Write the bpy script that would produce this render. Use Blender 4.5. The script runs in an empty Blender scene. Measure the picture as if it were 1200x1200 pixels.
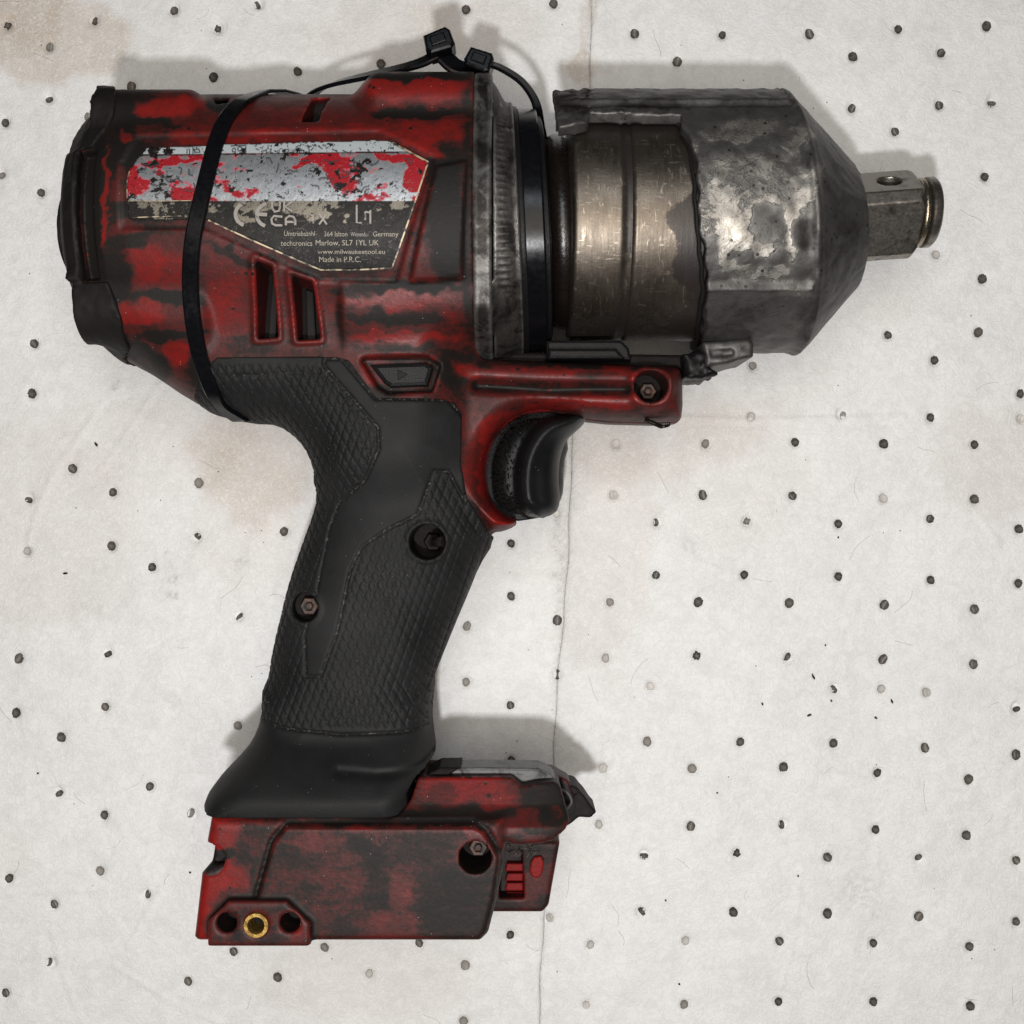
import bpy, math, random
import numpy as np
from mathutils import Vector
from mathutils.bvhtree import BVHTree

random.seed(7)
SC = bpy.context.scene
COL = SC.collection
S = 0.00025            # metres per unit; the pad in view is 1200 units (30 cm) wide
D = 1400.0             # camera height above the pad, in units
F32 = np.float32


def W(p):              # units (x right, y towards the grip's foot, z up) -> metres
    return ((p[0] - 600) * S, -(p[1] - 600) * S, p[2] * S)


# ------------------------------------------------------------------ camera, world, lamps
cam_d = bpy.data.cameras.new('camera')
cam = bpy.data.objects.new('camera', cam_d)
COL.objects.link(cam)
cam.location = W((600, 600, D))
cam_d.sensor_width = 36
cam_d.angle = 2 * math.atan(600 / D)
cam_d.clip_start = 0.01
cam_d.clip_end = 20
SC.camera = cam

world = bpy.data.worlds.new('World')
SC.world = world
world.use_nodes = True
wb = world.node_tree.nodes['Background']
wb.inputs[0].default_value = (0.95, 0.97, 1.0, 1)
wb.inputs[1].default_value = 0.03


def area(name, at, to, size, size_y, power, col):
    d = bpy.data.lights.new(name, 'AREA')
    d.shape = 'RECTANGLE'
    d.size = size * S
    d.size_y = size_y * S
    d.energy = power
    d.color = col
    o = bpy.data.objects.new(name, d)
    COL.objects.link(o)
    o.location = W(at)
    o.rotation_euler = (Vector(W(to)) - Vector(W(at))).to_track_quat('-Z', 'Y').to_euler()
    return o


area('key_lamp', (550, 940, 1720), (600, 560, 0), 62, 62, 1.14, (0.985, 0.99, 1.0))
area('window_fill', (640, -250, 2100), (600, 560, 0), 800, 380, 0.45, (0.86, 0.94, 1.0))
area('ceiling_fill', (620, 640, 2500), (600, 560, 0), 1350, 1350, 1.68, (1.0, 0.89, 0.765))

SC.view_settings.view_transform = 'Standard'
SC.view_settings.look = 'None'
SC.view_settings.exposure = 0.0
SC.view_settings.gamma = 1.0

# ------------------------------------------------------------------ number helpers
rng = np.random.RandomState(11)
_LAT = rng.rand(256, 256).astype(F32)


def vnoise(x, y, seed=0):
    x = np.asarray(x, F32) + seed * 17.31
    y = np.asarray(y, F32) + seed * 9.77
    xi = np.floor(x).astype(int)
    yi = np.floor(y).astype(int)
    fx = x - xi
    fy = y - yi
    fx = fx * fx * (3 - 2 * fx)
    fy = fy * fy * (3 - 2 * fy)
    a = _LAT[xi & 255, yi & 255]
    b = _LAT[(xi + 1) & 255, yi & 255]
    c = _LAT[xi & 255, (yi + 1) & 255]
    d = _LAT[(xi + 1) & 255, (yi + 1) & 255]
    return (a * (1 - fx) + b * fx) * (1 - fy) + (c * (1 - fx) + d * fx) * fy


def fbm(x, y, octv=4, seed=0):
    s = 0
    a = 0.5
    t = 0
    for k in range(octv):
        s = s + a * vnoise(x * 2 ** k, y * 2 ** k, seed + k * 3)
        t += a
        a *= 0.55
    return s / t


def sstep(a, b, x):
    t = np.clip((x - a) / (b - a), 0, 1)
    return t * t * (3 - 2 * t)


def smin(a, b, k):
    h = np.clip(0.5 + 0.5 * (b - a) / k, 0, 1)
    return b + (a - b) * h - k * h * (1 - h)


def un(px, py, z):     # point at height z seen where the pad point (px, py) is seen
    s = (D - z) / D
    return (600 + (px - 600) * s, 600 + (py - 600) * s)


def unp(pts, z):
    return [un(p[0], p[1], z) for p in pts]


AX, ZC = 309.0, 150.0  # the barrel's axis: y and height


def cyl_hit(px, py, R):
    dx = (px - 600) / D
    dy = (py - 600) / D
    # P = (600,600,D) + t(dx,dy,-1)
    oy = 600 - AX
    oz = D - ZC
    a = dy * dy + 1
    b = 2 * (oy * dy - oz)
    c = oy * oy + oz * oz - R * R
    disc = np.maximum(b * b - 4 * a * c, 0)
    t = (-b - np.sqrt(disc)) / (2 * a)
    return 600 + t * dx, 600 + t * dy, D - t


def cylp(pts, R=138):
    return [tuple(float(v) for v in cyl_hit(p[0], p[1], R)[:2]) for p in pts]


def sdpoly(poly, x, y):
    x = np.asarray(x, F32)
    y = np.asarray(y, F32)
    x, y = np.broadcast_arrays(x, y)
    d = np.full(x.shape, 1e12, F32)
    s = np.ones(x.shape, bool)
    n = len(poly)
    for i in range(n):
        ax, ay = poly[i]
        bx, by = poly[i - 1]
        ex, ey = bx - ax, by - ay
        wx, wy = x - ax, y - ay
        t = np.clip((wx * ex + wy * ey) / max(ex * ex + ey * ey, 1e-9), 0, 1)
        qx, qy = wx - ex * t, wy - ey * t
        d = np.minimum(d, qx * qx + qy * qy)
        c1 = y >= ay
        c2 = y < by
        c3 = ex * wy > ey * wx
        s = s ^ ((c1 & c2 & c3) | (~c1 & ~c2 & ~c3))
    return np.where(s, 1, -1) * np.sqrt(d)


def sdline(pts, x, y):
    x, y = np.broadcast_arrays(np.asarray(x, F32), np.asarray(y, F32))
    d = np.full(x.shape, 1e12, F32)
    for (ax, ay), (bx, by) in zip(pts[:-1], pts[1:]):
        ex, ey = bx - ax, by - ay
        wx, wy = x - ax, y - ay
        t = np.clip((wx * ex + wy * ey) / max(ex * ex + ey * ey, 1e-9), 0, 1)
        qx, qy = wx - ex * t, wy - ey * t
        d = np.minimum(d, qx * qx + qy * qy)
    return np.sqrt(d)


def smooth_poly(pts, it=2, closed=True):
    for _ in range(it):
        out = []
        n = len(pts)
        rngn = range(n) if closed else range(n - 1)
        if not closed:
            out.append(pts[0])
        for i in rngn:
            a = pts[i]
            b = pts[(i + 1) % n]
            out.append((a[0] * .75 + b[0] * .25, a[1] * .75 + b[1] * .25))
            out.append((a[0] * .25 + b[0] * .75, a[1] * .25 + b[1] * .75))
        if not closed:
            out.append(pts[-1])
        pts = out
    return pts


def inflate(d2, z, w, h, p=2.4, zc=ZC):
    q = np.maximum(1 + d2 / w, 0)
    g = (q ** p + np.abs((z - zc) / h) ** p) ** (1 / p)
    return (g - 1) * min(w, h)


def extrude(d2, z, h, r, zc=ZC):
    a = d2 + r
    b = np.abs(z - zc) - h + r
    return np.minimum(np.maximum(a, b), 0) + np.sqrt(np.maximum(a, 0) ** 2 + np.maximum(b, 0) ** 2) - r


def zcyl(x, y, z, cx, cy, r, z0):          # vertical bore above z0
    return np.maximum(np.sqrt((x - cx) ** 2 + (y - cy) ** 2) - r, z0 - z)


def snet(f, lo, hi, h):
    xs, ys, zs = [np.arange(lo[i], hi[i] + h, h).astype(F32) for i in range(3)]
    V = np.asarray(f(xs[:, None, None], ys[None, :, None], zs[None, None, :]), F32)
    V = np.broadcast_to(V, (len(xs), len(ys), len(zs))).copy()
    V[0] = V[-1] = 5
    V[:, 0] = V[:, -1] = 5
    V[:, :, 0] = V[:, :, -1] = 5
    s = V < 0
    allc = None
    anyc = None
    for a in (0, 1):
        for b in (0, 1):
            for c in (0, 1):
                q = s[a:s.shape[0] - 1 + a, b:s.shape[1] - 1 + b, c:s.shape[2] - 1 + c]
                allc = q.copy() if allc is None else allc & q
                anyc = q.copy() if anyc is None else anyc | q
    act = anyc & ~allc
    ci, cj, ck = np.nonzero(act)
    idx = np.full(act.shape, -1, np.int32)
    idx[ci, cj, ck] = np.arange(len(ci))
    acc = np.zeros((len(ci), 3), F32)
    cnt = np.zeros(len(ci), F32)
    cv = {}
    for a in (0, 1):
        for b in (0, 1):
            for c in (0, 1):
                cv[(a, b, c)] = V[ci + a, cj + b, ck + c]
    for ax in range(3):
        for u in (0, 1):
            for v in (0, 1):
                p0 = [u, v]
                p0.insert(ax, 0)
                p1 = [u, v]
                p1.insert(ax, 1)
                va, vb = cv[tuple(p0)], cv[tuple(p1)]
                m = (va < 0) != (vb < 0)
                t = np.where(m, va / np.where(m, va - vb, 1), 0)
                for k in range(3):
                    acc[:, k] += np.where(m, p0[k] + (t if k == ax else 0), 0)
                cnt += m
    P = acc / cnt[:, None]
    P[:, 0] = xs[0] + (P[:, 0] + ci) * h
    P[:, 1] = ys[0] + (P[:, 1] + cj) * h
    P[:, 2] = zs[0] + (P[:, 2] + ck) * h
    Q = []
    for ax in range(3):
        s0 = [slice(1, -1)] * 3
        s1 = [slice(1, -1)] * 3
        s0[ax] = slice(0, -1)
        s1[ax] = slice(1, None)
        a = s[tuple(s0)]
        b = s[tuple(s1)]
        e = np.array(np.nonzero(a != b)).T
        if not len(e):
            continue
        inside_first = a[e[:, 0], e[:, 1], e[:, 2]]
        o = np.ones(3, int)
        o[ax] = 0
        e = e + o
        u, v = (ax + 1) % 3, (ax + 2) % 3
        du = np.zeros(3, int)
        du[u] = 1
        dv = np.zeros(3, int)
        dv[v] = 1
        c = [e - du - dv, e - dv, e, e - du]
        q = np.stack([idx[k[:, 0], k[:, 1], k[:, 2]] for k in c], 1)
        q = np.where(inside_first[:, None], q, q[:, ::-1])
        Q.append(q)
    Q = np.concatenate(Q)
    return P, Q


# ------------------------------------------------------------------ object helpers
def prop(o, label=None, cat=None, group=None, kind=None):
    for k, v in (('label', label), ('category', cat), ('group', group), ('kind', kind)):
        if v:
            o[k] = v
    return o


def thing(name, base, label, cat, group=None):
    o = bpy.data.objects.new(name, None)
    COL.objects.link(o)
    o.empty_display_size = 0.01
    o.location = W(base)
    o['base'] = list(W(base))
    return prop(o, label, cat, group)


def root_of(o):
    while o.parent:
        o = o.parent
    return o


def mesh_from(name, P, Q, attrs=None, smooth=True, base=(0, 0, 0)):
    P = np.asarray(P, np.float64)
    co = np.empty((len(P), 3), F32)
    co[:, 0] = (P[:, 0] - 600) * S - base[0]
    co[:, 1] = -(P[:, 1] - 600) * S - base[1]
    co[:, 2] = P[:, 2] * S - base[2]
    me = bpy.data.meshes.new(name)
    if isinstance(Q, np.ndarray):
        n = len(Q)
        k = Q.shape[1]
        Q = Q[:, ::-1]     # y is mirrored, so turn the faces round
        me.vertices.add(len(co))
        me.vertices.foreach_set('co', co.ravel())
        me.loops.add(n * k)
        me.loops.foreach_set('vertex_index', Q.astype(np.int32).ravel())
        me.polygons.add(n)
        me.polygons.foreach_set('loop_start', np.arange(0, n * k, k, dtype=np.int32))
        me.update(calc_edges=True)
    else:
        me.from_pydata([tuple(c) for c in co], [], [tuple(reversed(f)) for f in Q])
    me.polygons.foreach_set('use_smooth', np.full(len(me.polygons), smooth))
    for k, v in (attrs or {}).items():
        v = np.asarray(v, F32)
        if v.ndim == 1:
            a = me.attributes.new(k, 'FLOAT', 'POINT')
            a.data.foreach_set('value', v)
        else:
            a = me.attributes.new(k, 'FLOAT_COLOR', 'POINT')
            c = np.ones((len(v), 4), F32)
            c[:, :3] = v
            a.data.foreach_set('color', c.ravel())
    me.update()
    me.validate()
    return me


def part(name, P, Q, mat, parent=None, attrs=None, smooth=True, label=None, sharp=None):
    base = (0, 0, 0)
    if parent is not None:
        r = root_of(parent)
        base = tuple(r['base']) if 'base' in r else (0, 0, 0)
    me = mesh_from(name, P, Q, attrs, smooth, base)
    if sharp:
        me.set_sharp_from_angle(angle=math.radians(sharp))
    if mat:
        me.materials.append(mat.m if isinstance(mat, M) else mat)
    o = bpy.data.objects.new(name, me)
    COL.objects.link(o)
    if parent is not None:
        o.parent = parent
    if label:
        o['label'] = label
    return o


def prism(poly, z0, z1, bev=2.0):
    """polygon in units, walls from z0 up, bevelled rim at z1"""
    n = len(poly)
    cx = sum(p[0] for p in poly) / n
    cy = sum(p[1] for p in poly) / n
    area2 = sum(poly[i][0] * poly[(i + 1) % n][1] - poly[(i + 1) % n][0] * poly[i][1] for i in range(n))
    if area2 < 0:
        poly = poly[::-1]

    def inset(k):
        out = []
        for i in range(n):
            a, b, c = poly[i - 1], poly[i], poly[(i + 1) % n]
            d1 = np.array([b[0] - a[0], b[1] - a[1]])
            d2 = np.array([c[0] - b[0], c[1] - b[1]])
            d1 = d1 / (np.linalg.norm(d1) + 1e-9)
            d2 = d2 / (np.linalg.norm(d2) + 1e-9)
            n1 = np.array([-d1[1], d1[0]])
            n2 = np.array([-d2[1], d2[0]])
            m = n1 + n2
            m = m / max(np.dot(m, n1), 0.3)
            out.append((b[0] + m[0] * k, b[1] + m[1] * k))
        return out
    rings = [(0, z0), (0, z1 - bev), (bev * .3, z1 - bev * .3), (bev, z1)]
    P = []
    for k, z in rings:
        P += [(x, y, z) for x, y in inset(k)]
    Q = []
    for r in range(len(rings) - 1):
        for i in range(n):
            j = (i + 1) % n
            Q.append((r * n + i, r * n + j, r * n + n + j, r * n + n + i))
    Q.append(tuple(range((len(rings) - 1) * n, len(rings) * n)))
    Q.append(tuple(reversed(range(n))))
    return P, Q


def lathe_x(prof, seg=96, cy=AX, cz=ZC, tilt=0.0, x0=0.0):
    """profile [(x, r)] about an axis along x (left to right)"""
    P = []
    Q = []
    for x, r in prof:
        for k in range(seg):
            a = 2 * math.pi * k / seg
            P.append((x, cy + (x - x0) * tilt + r * math.sin(a), cz + r * math.cos(a)))
    for i in range(len(prof) - 1):
        for k in range(seg):
            l = (k + 1) % seg
            Q.append((i * seg + k, i * seg + l, i * seg + seg + l, i * seg + seg + k))
    return np.array(P), np.array(Q)[:, ::-1]


def lathe_z(prof, cx, cy, seg=24):
    P = []
    Q = []
    for r, z in prof:
        for k in range(seg):
            a = 2 * math.pi * k / seg
            P.append((cx + r * math.cos(a), cy + r * math.sin(a), z))
    for i in range(len(prof) - 1):
        for k in range(seg):
            l = (k + 1) % seg
            Q.append((i * seg + k, i * seg + l, i * seg + seg + l, i * seg + seg + k))
    return np.array(P), np.array(Q)


def join(*pq):
    P = []
    Q = []
    n = 0
    for p, q in pq:
        P += [tuple(v) for v in p]
        Q += [tuple(int(i) + n for i in f) for f in q]
        n = len(P)
    return P, Q


def strap(pts, nrm, width, thick):
    """flat band along points with outward normals; rounded-rectangle section"""
    pts = np.array(pts, float)
    nrm = np.array(nrm, float)
    n = len(pts)
    P = []
    Q = []
    w, t = width / 2, thick / 2
    if np.isscalar(width):
        w = np.full(n, width / 2)
    sec = [(-1, -1), (-1, .4), (-.82, 1), (.82, 1), (1, .4), (1, -1)]
    for i in range(n):
        a = pts[max(i - 1, 0)]
        b = pts[min(i + 1, n - 1)]
        T = (b - a) / np.linalg.norm(b - a)
        N = nrm[i] - T * np.dot(nrm[i], T)
        N /= np.linalg.norm(N)
        B = np.cross(T, N)
        for u, v in sec:
            P.append(pts[i] + B * u * w[i] + N * v * t)
    m = len(sec)
    for i in range(n - 1):
        for k in range(m):
            l = (k + 1) % m
            Q.append((i * m + k, i * m + l, i * m + m + l, i * m + m + k))
    Q.append(tuple(reversed(range(m))))
    Q.append(tuple(range((n - 1) * m, n * m)))
    return P, Q


def tube(pts, r, seg=8):
    pts = np.array(pts, float)
    n = len(pts)
    r = np.full(n, r) if np.isscalar(r) else np.array(r)
    P = []
    Q = []
    up = np.array([0.13, 0.21, 1.0])
    for i in range(n):
        T = pts[min(i + 1, n - 1)] - pts[max(i - 1, 0)]
        T /= np.linalg.norm(T) + 1e-9
        A = np.cross(T, up)
        A /= np.linalg.norm(A) + 1e-9
        B = np.cross(T, A)
        for k in range(seg):
            a = 2 * math.pi * k / seg
            P.append(pts[i] + (A * math.cos(a) + B * math.sin(a)) * r[i])
    for i in range(n - 1):
        for k in range(seg):
            l = (k + 1) % seg
            Q.append((i * seg + k, i * seg + l, i * seg + seg + l, i * seg + seg + k))
    Q.append(tuple(range(seg)))
    Q.append(tuple(reversed(range((n - 1) * seg, n * seg))))
    return P, Q


def spline(pts, n):
    """Catmull-Rom through points"""
    pts = np.array(pts, float)
    P = np.vstack([2 * pts[0] - pts[1], pts, 2 * pts[-1] - pts[-2]])
    out = []
    m = len(pts) - 1
    for s in np.linspace(0, m, n):
        i = min(int(s), m - 1)
        t = s - i
        a, b, c, d = P[i], P[i + 1], P[i + 2], P[i + 3]
        out.append(.5 * (2 * b + (c - a) * t + (2 * a - 5 * b + 4 * c - d) * t * t + (3 * b - a - 3 * c + d) * t ** 3))
    return np.array(out)


# ------------------------------------------------------------------ materials
class M:
    def __init__(self, name):
        self.m = bpy.data.materials.new(name)
        self.m.use_nodes = True
        self.t = self.m.node_tree
        self.b = self.t.nodes['Principled BSDF']
        tc = self.t.nodes.new('ShaderNodeTexCoord')
        mp = self.t.nodes.new('ShaderNodeMapping')
        mp.inputs['Scale'].default_value = (1 / S, 1 / S, 1 / S)   # texture space in units
        self.t.links.new(tc.outputs['Object'], mp.inputs[0])
        self.co = mp.outputs[0]

    def n(self, typ, **kw):
        nd = self.t.nodes.new(typ)
        for k, v in kw.items():
            setattr(nd, k, v)
        return nd

    def link(self, a, b):
        self.t.links.new(a, b)

    def noise(self, size, detail=5, rough=.55, dist=0.0, stretch=None):
        nd = self.n('ShaderNodeTexNoise')
        nd.inputs['Scale'].default_value = 1.0 / size
        nd.inputs['Detail'].default_value = detail
        nd.inputs['Roughness'].default_value = rough
        nd.inputs['Distortion'].default_value = dist
        co = self.co
        if stretch:
            mp = self.n('ShaderNodeMapping')
            mp.inputs['Scale'].default_value = stretch[0]
            mp.inputs['Rotation'].default_value = stretch[1]
            self.link(co, mp.inputs[0])
            co = mp.outputs[0]
        self.link(co, nd.inputs['Vector'])
        return nd.outputs['Fac']

    def voro(self, size, feature='F1'):
        nd = self.n('ShaderNodeTexVoronoi', feature=feature)
        nd.inputs['Scale'].default_value = 1.0 / size
        self.link(self.co, nd.inputs['Vector'])
        return nd.outputs['Distance']

    def attr(self, name, col=False):
        nd = self.n('ShaderNodeAttribute', attribute_name=name)
        return nd.outputs['Color' if col else 'Fac']

    def math(self, op, a, b=None, c=None, clamp=False):
        nd = self.n('ShaderNodeMath', operation=op, use_clamp=clamp)
        for i, v in enumerate((a, b, c)):
            if v is None:
                continue
            if isinstance(v, (int, float)):
                nd.inputs[i].default_value = v
            else:
                self.link(v, nd.inputs[i])
        return nd.outputs[0]

    def ramp(self, fac, stops, interp='LINEAR'):
        nd = self.n('ShaderNodeValToRGB')
        cr = nd.color_ramp
        cr.interpolation = interp
        while len(cr.elements) < len(stops):
            cr.elements.new(0.5)
        for e, (p, c) in zip(cr.elements, stops):
            e.position = p
            e.color = (c, c, c, 1) if isinstance(c, (int, float)) else (*c, 1)
        self.link(fac, nd.inputs[0])
        return nd.outputs[0]

    def mix(self, fac, a, b, blend='MIX'):
        nd = self.n('ShaderNodeMix', data_type='RGBA', blend_type=blend)
        for i, v in ((0, fac), (6, a), (7, b)):
            if isinstance(v, (int, float)):
                nd.inputs[i].default_value = v if i == 0 else (v, v, v, 1)
            elif isinstance(v, tuple):
                nd.inputs[i].default_value = (*v, 1)
            else:
                self.link(v, nd.inputs[i])
        return nd.outputs[2]

    def bump(self, h, dist, strength=1.0, prev=None):
        nd = self.n('ShaderNodeBump')
        nd.inputs['Distance'].default_value = dist * S
        nd.inputs['Strength'].default_value = strength
        self.link(h, nd.inputs['Height'])
        if prev is not None:
            self.link(prev, nd.inputs['Normal'])
        return nd.outputs[0]

    def out(self, color=None, rough=None, metal=None, normal=None, spec=None, coat=None):
        for k, v in (('Base Color', color), ('Roughness', rough), ('Metallic', metal), ('Normal', normal),
                     ('Specular IOR Level', spec), ('Coat Weight', coat)):
            if v is None:
                continue
            if isinstance(v, (int, float)):
                self.b.inputs[k].default_value = v
            elif isinstance(v, tuple):
                self.b.inputs[k].default_value = (*v, 1)
            else:
                self.link(v, self.b.inputs[k])
        return self.m


def dust_specks(m, col, size=9, thr=.10, tint=(.42, .40, .36)):
    """sparse pale grit stuck to a surface"""
    v = m.voro(size)
    big = m.noise(70, 3)
    f = m.math('MULTIPLY', m.math('LESS_THAN', v, thr), m.math('GREATER_THAN', big, .52))
    return m.mix(f, col, tint)


def make_red():
    m = M('worn_red_plastic')
    g = m.attr('grime')
    n1 = m.noise(26, 8, .68, .4)
    n2 = m.noise(5, 4, .6)
    f = m.math('ADD', g, m.math('MULTIPLY', m.math('SUBTRACT', n1, .5), .62))
    f = m.math('ADD', f, m.math('MULTIPLY', m.math('SUBTRACT', n2, .5), .34))
    geo = m.n('ShaderNodeNewGeometry')
    cav = m.ramp(geo.outputs['Pointiness'], [(.42, .40), (.49, .06), (.51, 0.0), (.56, 0)])
    cvx = m.ramp(geo.outputs['Pointiness'], [(.51, 0), (.56, .16)])
    f = m.math('SUBTRACT', m.math('ADD', f, cav), cvx)
    n3 = m.noise(1.8, 3, .7)
    f = m.math('ADD', f, m.math('MULTIPLY', m.math('SUBTRACT', n3, .5), .30))
    smear = m.noise(9, 5, .65, .6, ((.18, 1, 1), (0, 0, .12)))
    f = m.math('ADD', f, m.math('MULTIPLY', m.math('SUBTRACT', smear, .5), .38))
    col = m.ramp(f, [(.08, (.185, .0105, .0090)), (.26, (.130, .0100, .0085)), (.40, (.074, .0098, .0085)),
                     (.565, (.043, .0092, .0078)), (.635, (.0165, .0078, .0064)), (.80, (.0080, .0066, .0058))])
    # black nicks
    v = m.voro(16)
    nick = m.math('MULTIPLY', m.math('LESS_THAN', v, .13), m.math('GREATER_THAN', m.noise(40, 2), .47))
    col = m.mix(nick, col, (.012, .009, .008))
    scr = m.noise(3.2, 3, .6, .8, ((.12, 1.0, 1.0), (0, 0, .5)))
    col = m.mix(m.math('MULTIPLY', m.math('GREATER_THAN', scr, .70), .55), col, (.02, .013, .012))
    col = dust_specks(m, col, 7, .045)
    rough = m.ramp(f, [(.2, .38), (.5, .50), (.75, .58)])
    nb = m.bump(n2, 1.0, .25)
    nb = m.bump(n1, 2.0, .14, nb)
    return m.out(col, rough, 0.0, nb, .22)


def make_rubber(name, base=(.0165, .0165, .0170), rough=.62, knurl=False, grain=2.2):
    m = M(name)
    n1 = m.noise(45, 6, .6)
    n2 = m.noise(grain, 3, .6)
    col = m.mix(m.ramp(n1, [(.35, 0), (.7, 1)]), base, tuple(c * 1.7 for c in base))
    n0 = m.noise(120, 4, .6, .8)
    col = m.mix(m.ramp(n0, [(.42, 0), (.70, .55)]), col, tuple(c * 2.6 for c in base))
    col = dust_specks(m, col, 7, .05, (.16, .15, .135))
    if knurl:
        gr = m.attr('groove')
        pale = m.math('MULTIPLY', gr, m.math('GREATER_THAN', m.noise(3.5, 2), .60))
        col = m.mix(m.math('MULTIPLY', pale, .28), col, (.20, .19, .17))
    r = m.ramp(n1, [(.3, rough - .08), (.7, rough + .08)])
    return m.out(col, r, 0.0, m.bump(n2, .8, .35), .16)


def make_steel():
    """oiled, heat-tinted and scratched steel of the hammer case"""
    m = M('tarnished_steel')
    n1 = m.noise(60, 6, .6)
    n2 = m.noise(9, 6, .7, .6)
    s1 = m.math('MAXIMUM', m.noise(3.4, 4, .6, .5, ((.22, 1, 1), (0, 0, .75))), m.noise(3.4, 4, .6, .5, ((1, .25, .25), (.2, .1, .5))))
    s2 = m.noise(6, 4, .6, .6, ((1, .2, .2), (0, .3, .3)))
    oil_and_shade = m.attr('oil_and_shade')
    f = m.math('ADD', oil_and_shade, m.math('MULTIPLY', m.math('SUBTRACT', n2, .5), .9))
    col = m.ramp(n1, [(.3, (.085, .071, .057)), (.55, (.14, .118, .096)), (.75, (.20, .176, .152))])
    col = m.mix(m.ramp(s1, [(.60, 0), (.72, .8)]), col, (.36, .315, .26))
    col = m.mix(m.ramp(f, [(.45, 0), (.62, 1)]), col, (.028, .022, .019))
    r = m.math('ADD', m.math('MULTIPLY', s2, .30), .27)
    nb = m.bump(s1, .7, .22)
    nb = m.bump(n2, 1.2, .12, nb)
    turn = m.noise(2.2, 2, .5, 0, ((1, .02, .02), (0, 0, 0)))
    nb = m.bump(turn, .5, .18, nb)
    met = m.ramp(f, [(.5, .93), (.65, .35)])
    return m.out(col, r, met, nb)


def make_cast():
    """grey nose shell: worn dull alloy with brighter rubbed patches"""
    m = M('worn_grey_alloy')
    n1 = m.noise(34, 8, .66, .5)
    n2 = m.noise(7, 6, .7, .5)
    n3 = m.noise(3.0, 4, .6)
    p = m.attr('patch')
    f = m.math('ADD', p, m.math('MULTIPLY', m.math('SUBTRACT', n1, .5), .70))
    f = m.math('ADD', f, m.math('MULTIPLY', m.math('SUBTRACT', n2, .5), .22))
    col = m.ramp(f, [(.14, (.016, .013, .012)), (.28, (.050, .047, .045)), (.44, (.098, .094, .089)),
                     (.535, (.165, .157, .146)), (.555, (.235, .222, .203)), (.66, (.30, .282, .255)), (.8, (.46, .425, .37))])
    lines = m.math('ABSOLUTE', m.math('SUBTRACT', m.noise(15, 4, .55, 1.6), .5))
    col = m.mix(m.ramp(lines, [(.0, .55), (.025, 0)]), col, (.028, .024, .022))
    v = m.math('LESS_THAN', m.voro(14), .12)
    col = m.mix(m.math('MULTIPLY', v, .8), col, (.012, .01, .009))
    met = m.ramp(f, [(.3, .50), (.6, .78)])
    r = m.ramp(f, [(.2, .50), (.5, .47), (.62, .46)])
    nb = m.bump(n3, .7, .22)
    nb = m.bump(n2, 1.4, .22, nb)
    nb = m.bump(m.ramp(f, [(.50, 0), (.56, 1)]), .9, .45, nb)
    return m.out(col, r, met, nb)


def make_metal(name, col, rough=.35, metal=.9, dirt=.5, dirtcol=(.02, .017, .015), size=20, grain=4, bmp=.4, edge=None):
    m = M(name)
    n1 = m.noise(size, 7, .65, .5)
    n2 = m.noise(grain, 4, .6, .2)
    c = m.mix(m.ramp(n2, [(.3, 0), (.7, 1)]), tuple(v * .8 for v in col), tuple(min(v * 1.15, 1) for v in col))
    c = m.mix(m.ramp(n1, [(1 - dirt - .06, 0), (1 - dirt + .08, 1)]), c, dirtcol)
    if edge:
        geo = m.n('ShaderNodeNewGeometry')
        e = m.math('MULTIPLY', m.ramp(geo.outputs['Pointiness'], [(.505, 0), (.56, 1)]), m.ramp(n1, [(.3, 1), (.7, .2)]))
        c = m.mix(e, c, edge)  # convex edges paler: bare wear, with lit rim glints put into the colour
    r = m.math('ADD', m.math('MULTIPLY', n2, .3), rough - .12)
    return m.out(c, r, metal, m.bump(n2, .9, bmp), (.12 if bmp > .2 else .16) if metal < .1 else None)


def make_pad():
    m = M('absorbent_felt')
    n1 = m.noise(130, 5, .55)
    ridge = m.math('ABSOLUTE', m.math('SUBTRACT', m.noise(13, 3, .5, 1.6), .5))
    ridge2 = m.math('ABSOLUTE', m.math('SUBTRACT', m.noise(7, 3, .5, 1.2), .5))
    n3 = m.noise(2.6, 3, .6)
    tan = m.attr('tan')
    grey = m.attr('grey')
    col = m.mix(m.ramp(n1, [(.3, 0), (.7, 1)]), (.77, .77, .77), (.82, .815, .805))
    col = m.mix(m.math('ADD', tan, 0.0, clamp=True), col, (.52, .435, .345))
    col = m.mix(m.math('ADD', grey, 0.0, clamp=True), col, (.33, .315, .295))
    fib = m.ramp(ridge, [(.0, .30), (.035, 0)])
    col = m.mix(fib, col, (.56, .545, .52))
    fib2 = m.ramp(ridge2, [(.0, .55), (.05, 0)])
    col = m.mix(fib2, col, (.86, .855, .84))
    mot = m.noise(22, 5, .62, .6)
    col = m.mix(m.ramp(mot, [(.36, .22), (.56, 0)]), col, (.56, .55, .53))
    spk = m.math('MULTIPLY', m.math('LESS_THAN', m.voro(23), .035), m.math('GREATER_THAN', m.noise(60, 2), .52))
    col = m.mix(spk, col, (.12, .10, .09))
    h = m.math('ADD', m.math('MULTIPLY', m.ramp(ridge, [(0, 1), (.09, 0)]), .8), m.math('MULTIPLY', m.ramp(ridge2, [(0, 1), (.1, 0)]), .5))
    nb = m.bump(h, 1.1, .38)
    nb = m.bump(n3, .8, .25, nb)
    nb = m.bump(n1, 14, .35, nb)
    return m.out(col, .9, 0.0, nb, .15)


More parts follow.
